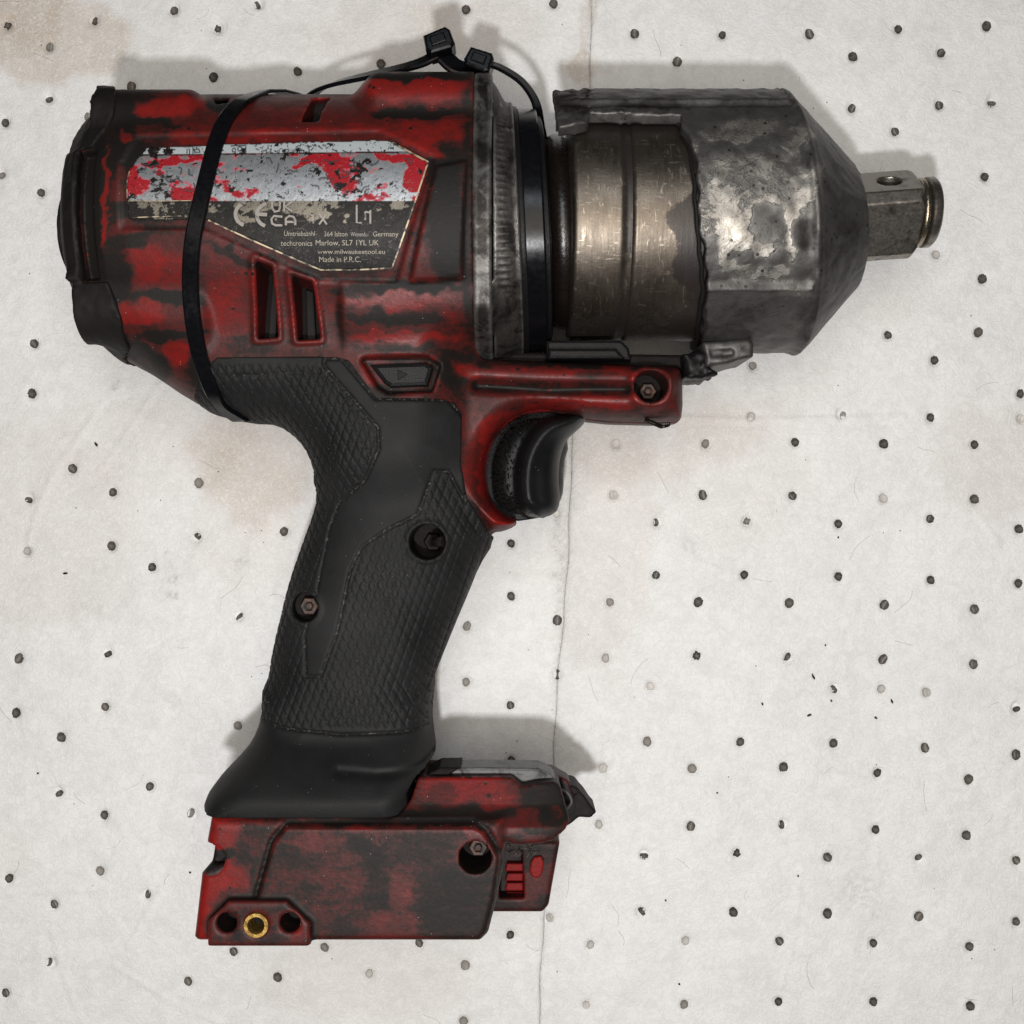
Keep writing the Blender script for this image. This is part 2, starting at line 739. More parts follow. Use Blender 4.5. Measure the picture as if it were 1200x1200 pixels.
def make_dimple():
    m = M('dirty_pressed_dimple')
    oi = m.n('ShaderNodeObjectInfo')
    n = m.noise(4, 4, .7)
    col = m.mix(m.ramp(n, [(.35, 0), (.8, .40)]), oi.outputs['Color'], (.30, .275, .25))
    col = m.mix(m.attr('pale'), col, (.40, .37, .34))
    return m.out(col, .6, 0.0, m.bump(n, .8, .4), .4)


RED = make_red()
RUBBER = make_rubber('black_grip_rubber', (.0088, .0087, .0089), knurl=True)
BUMPER = make_rubber('dirty_black_overmould', (.0066, .0057, .0053), .62, grain=4)
TRIGP = make_rubber('smooth_black_plastic', (.0055, .0055, .006), .40, grain=1.4)
STEEL = make_steel()
CAST = make_cast()
FLANGE = make_metal('oily_flange_metal', (.11, .105, .10), .48, .8, .50, (.022, .019, .017), 26, 5, .25, (.42, .41, .39))
CASTRING = make_metal('oily_cast_ring', (.07, .064, .06), .42, .7, .45, (.02, .017, .016), 18, 4, .25, (.26, .25, .235))
DARKRING = make_metal('oil_soaked_black_rubber', (.007, .0065, .007), .36, .0, .3, (.006, .005, .005), 20, 4)
OILRUB = make_metal('oil_brown_rubber', (.0075, .005, .0042), .26, .1, .35, (.008, .006, .005), 14, 4)
SHAFT = make_metal('greasy_drive_steel', (.25, .228, .203), .34, .9, .42, (.075, .062, .052), 24, 3, .12)
RINGM = make_metal('spring_ring_steel', (.34, .29, .22), .25, .95, .32, (.03, .025, .02), 9, 3)
BRASS = make_metal('brass', (.40, .26, .075), .42, .9, .47, (.22, .13, .04), 8, 3)
RUST = make_metal('rusty_screw', (.060, .022, .009), .55, .1, .5, (.010, .006, .005), 8, 3)
HOLE = make_metal('black_dirt_and_shade', (.0045, .0036, .0034), .6, 0, .5, (.007, .004, .0035), 6, 3)
NYLON = make_metal('black_nylon', (.0038, .0040, .0052), .20, 0, .06, (.012, .011, .010), 30, 6, .06)
LED = make_metal('dirty_clear_lens', (.115, .115, .112), .35, 0, .42, (.02, .018, .017), 16, 5)
LATCH = make_metal('red_latch_plastic', (.20, .010, .009), .45, 0, .40, (.03, .012, .01), 12, 3)
FIBRE = make_metal('pale_lint', (.40, .38, .35), .8, 0, .1)
GREYF = make_metal('grey_dirt_fibre', (.10, .092, .085), .8, 0, .3)
PAD = make_pad()
DIMP = make_dimple()
FLOORM = make_metal('dark_bench_top', (.10, .09, .08), .6, 0, .3)

# ================================================================== the surface
seam_pts = [(-300, 697), (0, 693), (240, 686), (520, 673), (800, 655), (1000, 643), (1200, 632), (1500, 616)]
SY = np.array([p[0] for p in seam_pts], float)
SX = np.array([p[1] for p in seam_pts], float)


def seam(y):
    return np.interp(y, SY, SX) + 1.5 * np.sin(np.asarray(y) * .021) + .8 * np.sin(np.asarray(y) * .07)


# dimples: x, y, tone (0 dark, 1 brown, 2 grey, 3 pale), shape (0 bean, 1 crescent, 2 smudge)
DIM = """8 29 1 2|57 54 2 0|108 22 1 1|203 11 1 0|254 32 1 2|56 114 1 1|5 143 1 0|101 135 2 0|152 99 1 0|249 89 0 0|0 203 2 1|47 225 1 0
348 82 1 0|446 73 1 0|546 9 1 0|649 2 1 0|744 38 0 0|794 71 1 0|302 3 1 1|38 402 0 0|36 461 0 0|83 549 1 0|33 584 0 1|131 577 1 0|232 566 2 0|92 367 2 0
129 640 1 0|229 630 1 1|332 623 1 0|177 665 0 0|279 722 0 1|21 772 1 0|125 765 0 1|122 829 1 0|18 836 0 0|70 865 1 0|278 851 2 0|67 929 1 1|174 923 1 0|30 646 3 0
120 957 1 0|225 955 2 1|10 1030 1 0|116 1022 2 0|62 1061 1 0|170 1049 1 1|58 1130 1 1|5 1165 1 0|219 1152 1 0|273 1116 1 0|325 1146 1 0|380 1111 2 0|432 1143 3 0
491 1106 1 0|545 1132 2 0|598 1096 0 0|692 1108 3 0|687 1179 3 0|543 1199 2 0|847 40 0 0|949 39 0 0|1053 34 0 0|1157 30 0 0|1000 66 0 0|1104 61 0 0|999 126 0 0
1102 122 0 0|1164 118 1 1|1050 153 0 0|1156 206 0 0|1098 298 3 0|1153 326 0 0|1042 392 1 0|1148 389 1 0|883 428 2 0|1096 422 0 0|1198 461 0 0|881 488 3 0|987 486 2 1
1092 489 0 0|827 520 2 0|933 518 0 0|1037 520 0 0|1143 521 0 0|824 580 0 0|930 581 0 0|1037 584 3 0|1143 585 1 0|876 611 2 2|984 614 0 0|1091 608 0 0|1194 620 0 0
873 674 0 0|984 676 0 0|1092 680 0 0|1195 684 0 0|819 706 0 0|926 707 1 0|1038 709 0 0|1143 714 1 0|817 769 0 2|925 772 0 1|1036 773 0 0|1143 779 1 0|1198 490 3 0
980 807 1 1|1034 808 3 0|1087 812 3 0|1193 830 0 1|868 870 1 0|978 872 0 0|1085 877 1 0|1192 885 0 0|812 902 2 0|919 900 0 0|1030 907 0 0|1136 914 1 0
810 969 1 0|919 967 0 1|1027 973 0 0|1134 980 1 0|864 1001 0 2|971 1006 0 0|1078 1007 1 1|1192 1009 1 0|860 1070 0 0|971 1072 0 0|1078 1075 1 0|1192 1081 1 0
804 1104 3 0|914 1104 0 0|1025 1107 1 0|1137 1110 1 0|913 1175 0 0|1025 1176 0 0|1138 1180 0 0|802 1178 2 0|599 637 0 0|599 699 1 0|653 727 0 0|547 734 2 0
546 800 2 0|653 791 0 0|722 520 3 0|719 580 3 0|771 612 0 1|769 674 0 0|715 706 2 0|710 772 3 0|763 805 3 0|652 602 3 0|598 827 0 0|599 892 0 0|759 870 2 0
707 901 3 0|702 967 3 0|755 1002 0 1|751 1070 0 1|644 1076 3 0|800 70 1 0"""
DIM = [tuple(float(v) for v in q.split()) for l in DIM.split('\n') for q in l.split('|')]
_seen = []
for q in DIM:
    if all((q[0] - r[0]) ** 2 + (q[1] - r[1]) ** 2 > 200 for r in _seen):
        _seen.append(q)
DIM = _seen

TAN = [(60, 40, 95, 62, .55), (20, 10, 60, 60, .25), (300, 540, 75, 80, .33), (285, 600, 60, 110, .15), (40, 620, 130, 120, .18),
       (450, 40, 90, 60, .22), (560, 30, 80, 40, .25), (1160, 545, 65, 70, .20), (760, 500, 130, 60, .20), (700, 620, 60, 170, .20),
       (430, 1150, 120, 60, .12), (690, 60, 10, 80, .35), (690, 72, 26, 22, .25), (560, 900, 60, 30, .1), (860, 560, 90, 90, .13),
       (180, 520, 120, 60, .10), (20, 1000, 40, 40, .08)]
GREY = [(1010, 1050, 34, 28, .17), (1000, 1010, 60, 50, .06), (690, 900, 70, 60, .12), (860, 950, 50, 60, .08), (655, 650, 7, 110, .28),
        (668, 600, 12, 120, .10), (200, 676, 7, 14, .42), (196, 650, 4, 10, .25), (201, 700, 8, 5, .28), (200, 820, 14, 8, .15), (136, 452, 6, 6, .4),
        (282, 658, 9, 7, .28), (940, 790, 50, 60, .08), (40, 870, 60, 40, .06), (515, 790, 7, 20, .2), (512, 815, 14, 8, .14),
        (110, 715, 40, 20, .08), (820, 690, 16, 6, .12), (810, 640, 9, 9, .18), (740, 1170, 60, 20, .05)]


def pad_attrs(X, Y):
    wx = X + 26 * (fbm(X / 40, Y / 40, 4, 5) - .5) * 2
    wy = Y + 26 * (fbm(X / 40, Y / 40, 4, 9) - .5) * 2
    t = np.zeros_like(X)
    for cx, cy, rx, ry, v in TAN:
        q = np.sqrt(((wx - cx) / rx) ** 2 + ((wy - cy) / ry) ** 2)
        t += v * (1 - sstep(.80, 1.15, q))
    t = t * (.75 + .5 * fbm(X / 18, Y / 18, 3, 2))
    wx = X + 8 * (fbm(X / 7, Y / 7, 3, 15) - .5) * 2
    wy = Y + 8 * (fbm(X / 7, Y / 7, 3, 19) - .5) * 2
    g = np.zeros_like(X)
    for cx, cy, rx, ry, v in GREY:
        q = ((wx - cx) / rx) ** 2 + ((wy - cy) / ry) ** 2
        g += v * np.exp(-q * 1.2) * (.3 + 1.4 * sstep(.35, .65, fbm(X / 3.5, Y / 3.5, 2, 4)))
    return t, g


CREASES = [([(815, 660), (850, 670), (880, 668), (930, 660)], 1.2), ([(640, 655), (700, 650), (800, 655), (845, 668)], .9),
           ([(1143, 600), (1165, 630), (1180, 665), (1198, 680)], 1.2), ([(640, 480), (760, 488), (900, 492), (1060, 488)], 2.4),
           ([(690, 640), (735, 700), (745, 730)], .8), ([(120, 470), (60, 560), (30, 640)], 1.6), ([(195, 440), (110, 560)], 1.4),
           ([(60, 1090), (80, 1160), (98, 1200)], 1.4), ([(230, 970), (190, 1040), (150, 1110)], 1.6), ([(130, 1130), (200, 1175), (260, 1200)], 1.2),
           ([(940, 1010), (930, 1100), (905, 1200)], 1.0), ([(1030, 960), (1028, 1030)], .9), ([(0, 1048), (60, 1045), (125, 1042)], 1.0),
           ([(420, 1140), (560, 1130), (690, 1090)], 1.0), ([(330, 40), (360, 70), (430, 95)], 1.0), ([(960, 270), (1110, 300), (1200, 270)], 1.2)]


def pad_height(X, Y):
    Z = 9.0 * (fbm(X / 150, Y / 150, 3, 1) - .5) + 2.4 * (fbm((X + .5 * Y) / 34, (Y - .5 * X) / 120, 3, 23) - .5) + 1.1 * (fbm(X / 11, Y / 11, 3, 7) - .5)
    for pts, a in CREASES:
        d = sdline(spline(pts, 10).tolist(), X, Y)
        Z += .62 * a * np.exp(-(d / 3.6) ** 2) * (.4 + 1.1 * fbm(X / 30, Y / 30, 2, 12)) - a * .35 * np.exp(-((d - 6) / 5) ** 2)
    ds = np.abs(X - seam(Y))
    Z -= 2.2 * np.exp(-(ds / 2.6) ** 2)
    Z += 1.8 * np.exp(-((ds - 12) / 8) ** 2)
    for cx, cy, tone, shp in DIM:
        m = (np.abs(X - cx) < 16) & (np.abs(Y - cy) < 16)
        if m.any():
            r = np.sqrt((X[m] - cx) ** 2 + ((Y[m] - cy) / 1.12) ** 2)
            Z[m] += -(3.4 + 1.8 * ((cx * 7.3 + cy * 3.1) % 1.0)) * (1 - sstep(4.0, 7.6, r)) - .9 * np.exp(-(r / 10) ** 2)
    return Z - 1.0


def build_pad(name, side, label):
    st = 2.7
    ys = np.arange(-260, 1461, st)
    n = 330
    rows = []
    for y in ys:
        sx = float(seam(y))
        if side < 0:
            rows.append(np.linspace(-260, sx - .25, n))
        else:
            rows.append(np.linspace(sx + .25, 1460, n))
    X = np.array(rows, F32)
    Y = np.repeat(ys[:, None], n, 1).astype(F32)
    Z = pad_height(X, Y)
    t, g = pad_attrs(X, Y)
    ny, nx = X.shape
    P = np.stack([X.ravel(), Y.ravel(), Z.ravel()], 1)
    I = np.arange(ny * nx).reshape(ny, nx)
    Q = np.stack([I[:-1, :-1].ravel(), I[:-1, 1:].ravel(), I[1:, 1:].ravel(), I[1:, :-1].ravel()], 1)
    # side walls down to the bench
    edge = np.concatenate([I[0, :], I[1:, -1], I[-1, -2::-1], I[-2:0:-1, 0]])
    low = P[edge].copy()
    low[:, 2] = -11
    k = len(P)
    P = np.vstack([P, low])
    a = np.arange(len(edge))
    b = (a + 1) % len(edge)
    Q2 = np.stack([edge[b], edge[a], k + a, k + b], 1)
    Q = np.vstack([Q, Q2])
    ta = np.concatenate([t.ravel(), t.ravel()[edge]])
    ga = np.concatenate([g.ravel(), g.ravel()[edge]])
    root = thing(name, (300 if side < 0 else 1050, 600, -11), label, 'absorbent pad', 'absorbent pads under the tool')
    part('felt_sheet', P, Q, PAD, root, {'tan': ta, 'grey': ga})
    return root


def dimple_mesh(shape, seed):
    r = random.Random(seed)
    ox = r.uniform(-1.6, 1.6)
    ra = r.choice([0, .3, .8, 1.0, .6])
    seg = 18
    P = []
    Q = []
    rings = [(1.0, .9), (.84, 0), (.66, -.7), (.48, -1.1), (.30, -1.3), (.14, -1.4)]
    for q, z in rings:
        for k in range(seg):
            a = 2 * math.pi * k / seg
            wob = 1 + (r.uniform(-.09, .09) if q == 1 else 0) + (r.uniform(-.28, .32) if shape == 2 and q > .5 else 0)
            x = 4.9 * q * math.cos(a) * wob
            y = 5.6 * q * math.sin(a) * wob
            if shape == 1:                       # clogged on one side only
                x = x * .55 + 2.2 + (.9 if x > 0 else -.6)
                y = y * .9
            ridge = 1.7 * ra * math.exp(-((x - ox) / 1.2) ** 2) if (shape == 0 and q < .9) else 0
            P.append((600 + x, 600 + y, z + ridge))
    for i in range(len(rings) - 1):
        for k in range(seg):
            l = (k + 1) % seg
            Q.append((i * seg + k, i * seg + l, i * seg + seg + l, i * seg + seg + k))
    Q.append(tuple(range((len(rings) - 1) * seg, len(rings) * seg)))
    pale = [max(0.0, ra * (.55 if shape == 0 else .25) * math.exp(-((p[0] - 600 - ox) / 1.1) ** 2) * (1 if abs(p[1] - 600) < 4.4 else 0)) for p in P]
    return P, Q, pale


bench = part('bench_top', [(-6000, -6000, -13), (7000, -6000, -13), (7000, 7000, -13), (-6000, 7000, -13)], [(0, 1, 2, 3)], FLOORM)
prop(bench, 'dark bench top under the white pads', None, None, 'structure')
pad_l = build_pad('absorbent_pad', -1, 'white dimpled absorbent pad left of the seam, under the grip and motor housing')
pad_r = build_pad('absorbent_pad', 1, 'white dimpled absorbent pad right of the seam, under the steel nose and square drive')

TONES = [(.030, .025, .022, 1), (.055, .046, .039, 1), (.20, .185, .168, 1), (.52, .50, .47, 1)]
dmeshes = {}
for shp in (0, 1, 2):
    for sd in range(7):
        P, Q, pale = dimple_mesh(shp, shp * 10 + sd)
        me = mesh_from('dimple', P, Q, {'pale': pale})
        me.materials.append(DIMP)
        dmeshes[(shp, sd)] = me
for cx, cy, tone, shp in DIM:
    o = bpy.data.objects.new('dimple', dmeshes[(int(shp), random.randrange(7))])
    COL.objects.link(o)
    pr = pad_l if cx < float(seam(cy)) else pad_r
    o.parent = pr
    z = float(pad_height(np.array([[cx]], F32), np.array([[cy]], F32))[0, 0])
    w = W((cx, cy, z + 1.9))
    b = pr['base']
    o.location = (w[0] - b[0], w[1] - b[1], w[2] - b[2])
    o.rotation_euler = (0, 0, random.uniform(-.7, .7) if shp == 0 else random.uniform(-3, 3))
    sc = random.uniform(.9, 1.12) * (.8 if shp == 2 else 1)
    o.scale = (sc, sc * random.uniform(.93, 1.05), 1)
    c = TONES[int(tone)]
    k = random.uniform(.8, 1.25)
    o.color = (c[0] * k, c[1] * k, c[2] * k, 1)

# lint, grit and hairs lying on the pads
bits = []
grit = [(113, 521, 6, 2.6), (77, 672, 7, 3), (223, 1022, 4, 1.6), (953, 793, 3, 9), (948, 838, 8, 1.6), (974, 821, 2, 2), (893, 825, 3, 1.4), (1045, 822, 3, 6),
        (1026, 841, 4, 2.5), (967, 756, 2, 1.5), (45, 906, 1.6, 1.6), (935, 1026, 1.6, 1.6), (840, 929, 1.4, 1.4), (780, 1055, 2.4, 1), (796, 1153, 3, 1.4), (982, 630, 1.4, 1.4)]
for cx, cy, w_, h_ in grit:
    w_, h_ = w_ * .75, h_ * .75
    a = random.uniform(-.6, .6)
    pts = [(cx + (-w_ * .5 + w_ * k / 4) * math.cos(a) - (-h_ * .5 + h_ * k / 4) * math.sin(a) + random.uniform(-.4, .4),
            cy + (-w_ * .5 + w_ * k / 4) * math.sin(a) + (-h_ * .5 + h_ * k / 4) * math.cos(a) + random.uniform(-.4, .4), 1.6) for k in range(5)]
    bits.append(tube(pts, [min(w_, h_) * .3, .9, 1.2, .9, min(w_, h_) * .3], 6))
P, Q = join(*bits)
gr = part('grit', P, Q, HOLE)
prop(gr, 'black flecks of grit scattered over the white pads', 'grit', None, 'stuff')
hairs = []
for k in range(90):
    cx, cy = random.uniform(-40, 1240), random.uniform(-40, 1240)
    a = random.uniform(0, 6.28)
    L = random.uniform(10, 40)
    c = random.uniform(-1.6, 1.6)
    pts = []
    for i in range(7):
        pts.append((cx, cy, float(pad_height(np.array([[cx]], F32), np.array([[cy]], F32))[0, 0]) + .15))
        cx += math.cos(a) * L / 6
        cy += math.sin(a) * L / 6
        a += c / 6 + random.uniform(-.3, .3)
    hairs.append(tube(pts, random.uniform(.14, .24), 4))
P, Q = join(*hairs)
hr = part('lint', P, Q, FIBRE)
prop(hr, 'fine pale lint fibres lying across both white pads', 'lint', None, 'stuff')

# ================================================================== the impact wrench
tool = thing('impact_wrench', (430, 560, 0), 'worn red and black cordless impact wrench lying on its side on the white pads', 'impact wrench')

# outlines as the photo shows them (pad coordinates), brought to the height where they stand
root_o = smooth_poly(unp([(122, 372), (150, 412), (172, 430), (205, 457), (245, 481), (290, 493), (330, 494), (352, 505), (368, 522), (378, 545),
                          (380, 570), (430, 600), (540, 580), (560, 440), (540, 350), (200, 320)], 150), 1)
handle_o = smooth_poly(unp([(300, 440), (345, 497), (366, 518), (378, 545), (379, 568), (372, 600), (358, 638), (345, 675), (335, 712), (325, 755), (317, 800),
                            (312, 850), (308, 900), (500, 910), (497, 868), (496, 835), (502, 800), (513, 772), (530, 730), (545, 695), (558, 662), (576, 634),
                            (572, 600), (560, 520), (540, 440)], 158), 1)
guard_o = smooth_poly(unp([(470, 415), (545, 417), (790, 427), (802, 432), (803, 488), (795, 496), (690, 493), (655, 481), (625, 480), (600, 490), (582, 507),
                           (571, 530), (566, 558), (571, 583), (588, 603), (607, 610), (604, 618), (580, 626), (560, 612), (510, 560), (470, 500)], 185), 1)
plate_frame = cylp([(160, 158), (445, 152), (512, 184), (466, 332), (372, 330), (240, 270), (140, 268), (140, 190)])
vents = [cylp(q) for q in ([(299, 304), (319, 312), (333, 401), (310, 403)], [(341, 322), (366, 329), (382, 403), (356, 405)])]
vent_top = [cylp(q) for q in ([(366, 116), (386, 115), (372, 143), (352, 143)], [(250, 116), (268, 115), (266, 121), (252, 122)])]
side_pad = cylp([(512, 196), (546, 190), (541, 326), (482, 330)])
switch_o = [(429, 424), (500, 422), (512, 429), (504, 456), (456, 458), (446, 452)]
SWZ = 232
switch_u = unp(switch_o, SWZ)
GH = [un(501, 635, 222) + (17.5,), un(357, 712, 215) + (14.5,)]
rail_line = spline(unp([(560, 452), (640, 456), (735, 456)], 205), 8).tolist()


def dzf(z):
    return np.abs(z - ZC)


def f_body(x, y, z):
    rad = np.sqrt((y - AX) ** 2 + (z - ZC) ** 2)
    xr = np.interp(x.ravel(), [150, 160, 172, 190, 215, 240, 300, 570, 600], [40, 84, 108, 125, 134, 137, 138, 138, 138]).reshape(x.shape).astype(F32)
    cyl = np.maximum(rad - xr, x - 563)
    dz = dzf(z)
    f = cyl
    # four screw columns, front and rear
    for sy, x0, x1, xa, xb in ((-1, 424, 470, 900, 901), (1, 420, 440, 900, 901), (-1, 100, 101, 285, 322), (1, 100, 101, 300, 330)):
        front = xa == 900
        r = (36 if front else 33 if sy < 0 else 36) * sstep(x0, x1, x) * (1 - sstep(xa, xb, x))
        oy = (107 if front else 90) if sy < 0 else 79
        oz = (66 if front else 74) if sy < 0 else 77
        if sy > 0 and not front:
            oy, oz = 86, 74
        yy = AX + sy * oy
        b = np.sqrt((y - yy) ** 2 + (dz - oz) ** 2) - r
        b = np.maximum(b, x - 563)
        if not front:
            b = np.maximum(b, (201 if sy < 0 else 184) - x)
            b = np.where(r < 4, 50, b)
        else:
            b = np.where(r < 4, 50, b)
        f = smin(f, b, 9)
    rt = inflate(sdpoly(root_o, x, y), z, 62, 92, 2.2)
    f = smin(f, rt, 26)
    h = inflate(sdpoly(handle_o, x, y), z, 78, 74, 2.3)
    f = smin(f, h, 22)
    g = inflate(sdpoly(guard_o, x, y), z, 24, 62, 2.5)
    g = g + 3.5 * np.exp(-((z - 168) / 2.6) ** 2)
    g = np.maximum(g, 563 - 40 - x)
    dl = sdline(rail_line, x, y)
    g = g + 5 * np.exp(-(dl / 6) ** 2)
    f = smin(f, g, 10)
    return f


def f_housing(x, y, z):
    f = f_body(x, y, z)
    up = z > ZC
    # recessed seat of the nameplate
    dpl = sdpoly(plate_frame, x, y)
    f = f + np.where(up, 2.5 * (1 - sstep(-3, 1, dpl)), 0)
    for v in vents:
        d = sdpoly(v, x, y)
        f = np.maximum(f, np.where(z > 190, -np.maximum(d, 0 * z), -50 + 0 * z) if False else np.minimum(-d, 0 * z + 60) - np.where(z > 190, 0, 80))
        f = f - np.where(up, 2.0 * np.exp(-((d - 2.5) / 2.2) ** 2), 0)
    for v in vent_top:
        d = sdpoly(v, x, y)
        f = np.maximum(f, np.minimum(-d, 60) - np.where(z > 190, 0, 80))
    ay = np.abs(y - 318)
    rec = np.maximum(np.abs(x - 198) - 8, ay - 60)
    f = f + np.where(up, 13 * (1 - sstep(-2.5, 1.5, rec)), 0)
    d = sdpoly(side_pad, x, y)
    f = f - np.where(up, 4.0 * (1 - sstep(-1.5, 2.5, d)), 0)
    d = sdpoly(switch_u, x, y)
    f = f + np.where(up, 6.0 * (1 - sstep(1, 5, d)), 0)
    # rail screw bore
    cx, cy = un(762, 453, 205)
    rb = np.sqrt((x - cx) ** 2 + (y - cy) ** 2)
    f = f - np.where(up, 1.5 * np.exp(-((rb - 20) / 4) ** 2), 0)
    f = np.maximum(f, -zcyl(x, y, z, cx, cy, 16.5, 156))
    for gx, gy, gr_ in GH:
        f = np.maximum(f, -zcyl(x, y, z, gx, gy, gr_ + 1, 172))
    # room for the grip rubber below
    f = np.maximum(f, y - 680)
    return f


def grime_table(X, Y, tab, base, k=1.0):
    wx = X + 9 * (fbm(X / 16, Y / 16, 3, 21) - .5) * 2
    wy = Y + 9 * (fbm(X / 16, Y / 16, 3, 27) - .5) * 2
    g = np.full(X.shape, base, F32)
    for cx, cy, rx, ry, a, v in tab:
        a = math.radians(a)
        ux = (wx - cx) * math.cos(a) + (wy - cy) * math.sin(a)
        uy = -(wx - cx) * math.sin(a) + (wy - cy) * math.cos(a)
        q = np.sqrt((ux / rx) ** 2 + (uy / ry) ** 2)
        w = 1 - sstep(.62, 1.18, q)
        g = g * (1 - w) + v * w
    return g if k == 1.0 else base + (g - base) * k


def proj(P):           # where a point is seen, in pad coordinates (used only to look up stains listed from above)
    s = D / (D - P[:, 2])
    return 600 + (P[:, 0] - 600) * s, 600 + (P[:, 1] - 600) * s


GR_BODY = [  # cx, cy, rx, ry, angle, grime (0 bare red .. 1 black)
    (330, 150, 220, 40, 0, .38), (140, 200, 60, 130, 0, .72), (180, 300, 60, 55, 0, .52), (300, 380, 110, 60, 0, .46),
    (195, 126, 52, 14, 0, .14), (130, 122, 28, 20, 0, .90), (255, 122, 16, 12, 0, .85), (175, 143, 62, 6, -2, .85), (240, 140, 40, 10, 0, .42),
    (150, 175, 30, 30, 0, .88), (185, 160, 35, 12, 10, .6), (215, 160, 18, 10, 0, .30), (145, 160, 8, 6, 0, .3), (300, 160, 42, 8, -6, .16), (360, 158, 38, 7, 0, .24),
    (113, 240, 12, 90, 0, 1.0), (140, 215, 12, 30, 0, .45), (124, 240, 3.5, 70, 0, .15), (180, 246, 55, 9, 0, .92), (190, 273, 60, 12, 3, .55), (150, 265, 20, 8, 0, .40),
    (172, 310, 34, 28, 15, .14), (205, 320, 16, 30, 0, .30), (150, 285, 26, 9, -10, .78), (130, 330, 26, 40, 0, .80),
    (200, 347, 45, 9, 4, .92), (165, 366, 36, 16, 0, .12), (205, 372, 18, 16, 0, .40), (205, 392, 48, 6, -6, .82), (205, 415, 22, 18, 0, .12),
    (180, 430, 26, 20, 30, .70), (235, 440, 22, 26, 0, .72), (112, 375, 30, 40, 0, .95), (160, 410, 40, 10, 25, .85), (230, 465, 30, 12, 25, .5),
    (270, 330, 32, 60, 0, .34), (265, 290, 12, 8, -50, .85), (275, 300, 40, 6, 25, .72), (262, 360, 26, 30, 0, .24), (275, 400, 14, 10, 0, .6),
    (330, 415, 80, 8, 0, .55), (345, 350, 40, 60, 70, .38), (280, 382, 20, 12, 0, .3),
    (480, 105, 75, 16, 0, .12), (490, 88, 80, 7, 0, .88), (480, 131, 78, 7, 1, .94), (490, 155, 60, 15, 0, .22), (420, 130, 20, 22, 40, .40),
    (400, 150, 30, 10, 0, .28), (520, 190, 24, 30, 20, .75), (525, 260, 26, 75, 0, .90), (500, 175, 22, 8, 25, .20), (478, 250, 9, 80, 18, .26),
    (470, 338, 82, 7, -3, .92), (460, 353, 70, 10, -3, .20), (470, 372, 72, 9, -2, .80), (530, 360, 20, 20, 0, .4), (470, 395, 76, 8, -1, .14), (400, 380, 9, 30, 0, .6),
    (470, 410, 80, 5, 0, .62), (420, 340, 20, 12, 0, .62), (395, 318, 60, 7, 0, .62), (440, 425, 50, 10, 0, .5), (530, 430, 24, 24, 0, .78), (440, 462, 30, 12, 0, .72),
    (520, 462, 40, 8, 0, .55), (440, 435, 22, 18, 45, .38), (550, 432, 20, 14, 20, .14),
    (590, 425, 70, 8, 4, .62), (650, 436, 110, 7, 0, .34), (640, 455, 100, 6, 0, .6), (700, 425, 110, 5, 0, .75), (700, 470, 80, 8, 0, .25), (700, 487, 110, 6, 0, .55),
    (790, 460, 14, 40, 0, .5), (690, 440, 18, 8, 0, .62), (740, 437, 24, 6, 0, .3), (762, 453, 24, 24, 0, .55),
    (556, 500, 16, 26, 20, .40), (585, 492, 26, 12, -35, .2), (569, 545, 10, 50, 0, .06), (550, 545, 10, 40, 0, .36), (590, 600, 22, 20, 30, .10), (640, 478, 40, 6, 0, .16),
    (602, 470, 16, 10, 0, .5), (550, 588, 14, 7, 40, .62),
    (552, 250, 12, 180, 0, .72),
]


def weld(name, f, lo, hi, h, mat, parent, tab=None, base=.5, attr='grime', extra=None, label=None):
    P, Q = snet(f, lo, hi, h)
    at = {}
    if tab is not None:
        X, Y = proj(P)
        at[attr] = grime_table(X, Y, tab, base, .60 if name == 'battery_foot' else .9 if name == 'motor_housing' else 1.0)
    if extra:
        at.update(extra(P))
    o = part(name, P, Q, mat, parent, at, label=label)
    return o, P, Q


housing, hP, hQ = weld('motor_housing', f_housing, (140, 128, 40), (812, 694, 316), 2.2, RED, tool, GR_BODY, .5)
bvh_h = BVHTree.FromPolygons([tuple(p) for p in hP.tolist()], [tuple(q) for q in hQ.tolist()])


def ray(px, py, bvh):
    o = Vector((600, 600, D))
    d = Vector((px - 600, py - 600, -D)).normalized()
    return bvh.ray_cast(o, d)[:2]


# ---- grip rubber over the handle
flare_o = smooth_poly(unp([(312, 800), (312, 846), (303, 862), (290, 880), (258, 914), (250, 935), (247, 960), (470, 960), (488, 940), (500, 904), (503, 886),
                           (500, 866), (497, 840), (499, 800)], 185), 1)
grip_region = [un(p[0], p[1], p[2]) for p in (
    (262, 424, 215), (330, 420, 235), (396, 419, 238), (410, 424, 235), (443, 468, 226), (520, 469, 222), (534, 474, 220), (541, 488, 220), (540, 545, 218),
    (548, 585, 205), (575, 628, 180), (600, 650, 150), (600, 880, 150), (540, 892, 170), (508, 893, 200), (487, 909, 240), (476, 930, 262), (476, 946, 268), (465, 958, 276), (240, 958, 276), (200, 900, 150), (200, 600, 150), (255, 520, 150), (236, 470, 170))]
smooth_panel = unp([(404, 424), (443, 470), (525, 470), (545, 490), (545, 590), (537, 575), (526, 553), (509, 552), (490, 603), (455, 620), (425, 640), (411, 668), (396, 740),
                    (377, 792), (358, 793), (356, 745), (371, 690), (385, 617), (396, 590), (430, 563), (447, 528), (446, 503), (384, 432), (384, 424)], 222)
sp_line = smooth_panel + smooth_panel[:1]
band_line = unp([(300, 846), (330, 852), (400, 859), (497, 857)], 220)
rear_line = unp([(278, 442), (382, 438), (434, 498)], 228)


